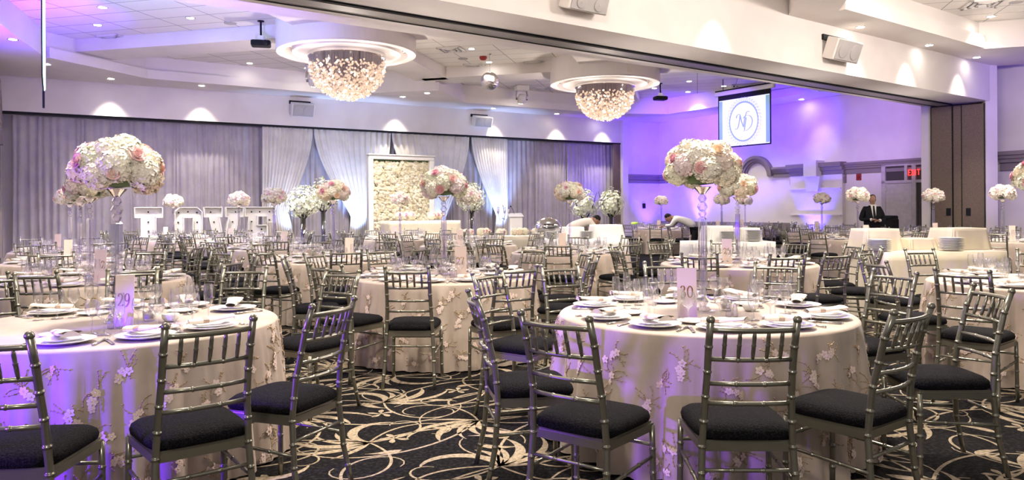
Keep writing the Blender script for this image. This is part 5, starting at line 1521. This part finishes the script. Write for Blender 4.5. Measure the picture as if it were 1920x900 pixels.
bending(G(1296, 19.6), R(68), 'person in a light shirt bending over beside the far table', M['shirt'], 2)

# ------------------------------------------------------------------ colour washes (LED uplights on the floor) and general light
VIO, BLU, ICE = (.14, .035, 1.0), (.12, .16, 1.0), (.36, .52, 1.0)
def uplight(p, tgt, e, col, size=1.0, label=None, soft=.08):
    mb = MB(); mb.lathe([(.001, 0), (.09, 0), (.09, .16), (.075, .18), (.07, .14), (.001, .14)], 16)
    o = tag(mb.obj('uplight', M['black'], None, p), label, 'uplight', 'floor uplights')
    spot(Vector(p) + Vector((0, 0, .2)), tgt, e, col, size, .8, soft)
def wallp(px, off): return on_line(BL, UB, px) - VB * off
for (px, e, col, lb) in ((545, 200, ICE, 'black floor uplight below the drape next to the letter E'), (672, 420, ICE, 'black floor uplight between blossom trees and flower wall'), (832, 160, ICE, 'black floor uplight on the far side of the flower wall'), (941, 380, ICE, 'black floor uplight under the tied drape by the candelabra'), (1110, 260, VIO, 'black floor uplight under the last grey drape')):
    p = wallp(px, .35); uplight((p.x, p.y, 0), p + VB * .45 + Vector((0, 0, 2.2)), e, col, 1.0, lb)
p = CO + RW * am + RN * .55; uplight((p.x, p.y, 0), p - RN * .5 + Vector((0, 0, 3.4)), 380, (.08, .045, 1.0), 1.2, 'black floor uplight under the keystone panel')
for px, e in ((1315, 420),):
    p = on_line(CO, RW, px) + RN * .6; uplight((p.x, p.y, 0), p - RN * .6 + Vector((0, 0, 3.0)), e, (.2, .10, 1.0), 1.0, 'black floor uplight beyond the tall bouquet of table thirty')
p = wallp(1212, .7); uplight((p.x, p.y, 0), p + VB * .7 + Vector((0, 0, 2.6)), 280, (.09, .03, 1), 1.2, 'black floor uplight under the violet wall beside the drapes')
# violet washes from high fixtures on the partition side
spot((3.6, 22.6, 4.2), on_line(CO, RW, 1300) + Vector((0, 0, 3.6)), 2000, VIO, .95, .9, .2)
spot((5.6, 20.4, 4.2), on_line(CO, RW, 1420) + Vector((0, 0, 3.7)), 1500, VIO, .85, .9, .2)
spot((6.6, 18.2, 2.8), on_line(CO, RW, 1482) + Vector((0, 0, 4.35)), 2600, (.12, .03, 1), .55, .9, .2)
spot((6.6, 17.5, 4.0), on_line(CO, RW, 1640) + Vector((0, 0, 3.6)), 500, (.42, .2, 1), .7, .9, .2)
q = on_line(CO, RW, 1545)
spot(q + RN * 1.0 + Vector((0, 0, SZ - .05)), q + RN * .0 + Vector((0, 0, 3.1)), 28, (1, .88, .86), .9, 1.0, .05)
spot((12.5, 10, 3.0), Vector((13.0, 17.6, 3.4)), 500, VIO, .8, .8, .2)
spot((9.0, 9.0, 1.0), Vector((11.5, 18.2, 4.6)), 220, VIO, .35, .8, .2)
# violet from the left side of the near hall
spot((-4.6, 1.3, .95), (-2.15, 3.6, .42), 800, (.12, .006, 1), .42, .4, .06)
spot((-6.0, .8, 1.15), (.15, 3.9, .52), 1100, (.24, .05, 1), .26, .9, .08)
spot((-8.5, 6.0, 2.4), (-4.2, 8.2, .8), 300, (.24, .05, 1), .9, .9, .2)
spot((-9.5, 11.0, 3.5), (-6.0, 15.0, .8), 260, (.30, .10, 1), 1.1, .9, .2)
spot((-8.4, 11.4, 2.4), (-9.2, 13.0, 4.88), 3600, (.10, .02, 1), 1.15, .9, .2)
spot((-4.5, 9.0, 2.2), (-6.2, 13.5, 5.47), 800, (.33, .25, 1), 1.35, 1, .3)
spot((-4.0, 10.0, 2.0), (-4.5, 12.0, 5.4), 160, (.42, .12, .9), 1.2, .9, .2)
spot((-5.0, 2.4, .95), (-2.35, 4.35, 1.62), 190, (.30, .07, 1), .26, .7, .08)
for k_ in (3, 7, 11, 15, 19):  # added upward fill to brighten the beam underside, no fixtures there
    q = FR - DB * k_ + NB * .7
    spot((q.x, q.y, 2.3), (q.x, q.y, 5), 30, (1, .9, .82), 2.5, 1, .3)
# added fill spots over the seating for overall brightness, without fixtures
gen = [(-8, 10.5), (-5, 8.5), (-7.6, 16.2), (-4.5, 12.5), (-1.5, 10.2), (-1.2, 14.5), (1.2, 12.8), (4.6, 15.5), (7.0, 18.0), (-3.5, 20.5), (-.2, 18.6), (3.6, 21.0)]
for (x, y) in gen:
    ld = bpy.data.lights.new('seating_fill', 'SPOT'); ld.energy = 300 if (x, y) == (7.0, 18.0) else (850 if y == 16.2 else 520); ld.spot_size = 2.3; ld.spot_blend = .9; ld.color = (1, .90, .80); ld.shadow_soft_size = .25
    lo = bpy.data.objects.new('seating_fill', ld); COL.objects.link(lo); lo.location = (x, y, 5.05)
for (x, y, e) in ((-2.3, 4.7, 330), (1.2, 4.9, 360), (4.8, 6.8, 300), (8.5, 12.5, 320), (3.0, 8.9, 280), (-.7, 7.4, 240)):  # more added fill, mostly to brighten the nearer tabletops from above
    ld = bpy.data.lights.new('seating_fill', 'SPOT'); ld.energy = e; ld.spot_size = 1.7; ld.spot_blend = .9; ld.color = (1, .88, .74); ld.shadow_soft_size = .2
    lo = bpy.data.objects.new('seating_fill', ld); COL.objects.link(lo); lo.location = (x, y, 3.9 if y < 7 else 5.0)

for (x, y, z, e) in ((-.5, -1.6, 3.6, 210), (-3.2, 3.6, 4.5, 45), (.6, 6.3, 4.5, 95), (4.0, 8.6, 4.5, 125), (7.4, 11.0, 4.6, 150), (10.0, 13.2, 4.4, 60)):  # added fill points for the beam face and table fronts, no chandeliers hang here
    ld = bpy.data.lights.new('near_hall_fill', 'POINT'); ld.energy = e; ld.color = (1, .88, .78); ld.shadow_soft_size = .30
    lo = bpy.data.objects.new('near_hall_fill', ld); COL.objects.link(lo); lo.location = (x, y, z)
w = bpy.data.worlds.new('hall_ambient'); scene.world = w; w.use_nodes = True
bg = w.node_tree.nodes['Background']; bg.inputs[0].default_value = (1.0, .92, .90, 1); bg.inputs[1].default_value = .15

scene.view_settings.view_transform = 'Standard'; scene.view_settings.look = 'None'; scene.view_settings.gamma = 1
scene.view_settings.use_curve_mapping = False; scene.view_settings.exposure = 1.2
cy = scene.cycles
cy.max_bounces = 6; cy.diffuse_bounces = 3; cy.adaptive_threshold = .018; cy.glossy_bounces = 3; cy.transmission_bounces = 2; cy.transparent_max_bounces = 12
cy.sample_clamp_indirect = 6; cy.caustics_reflective = False; cy.caustics_refractive = False
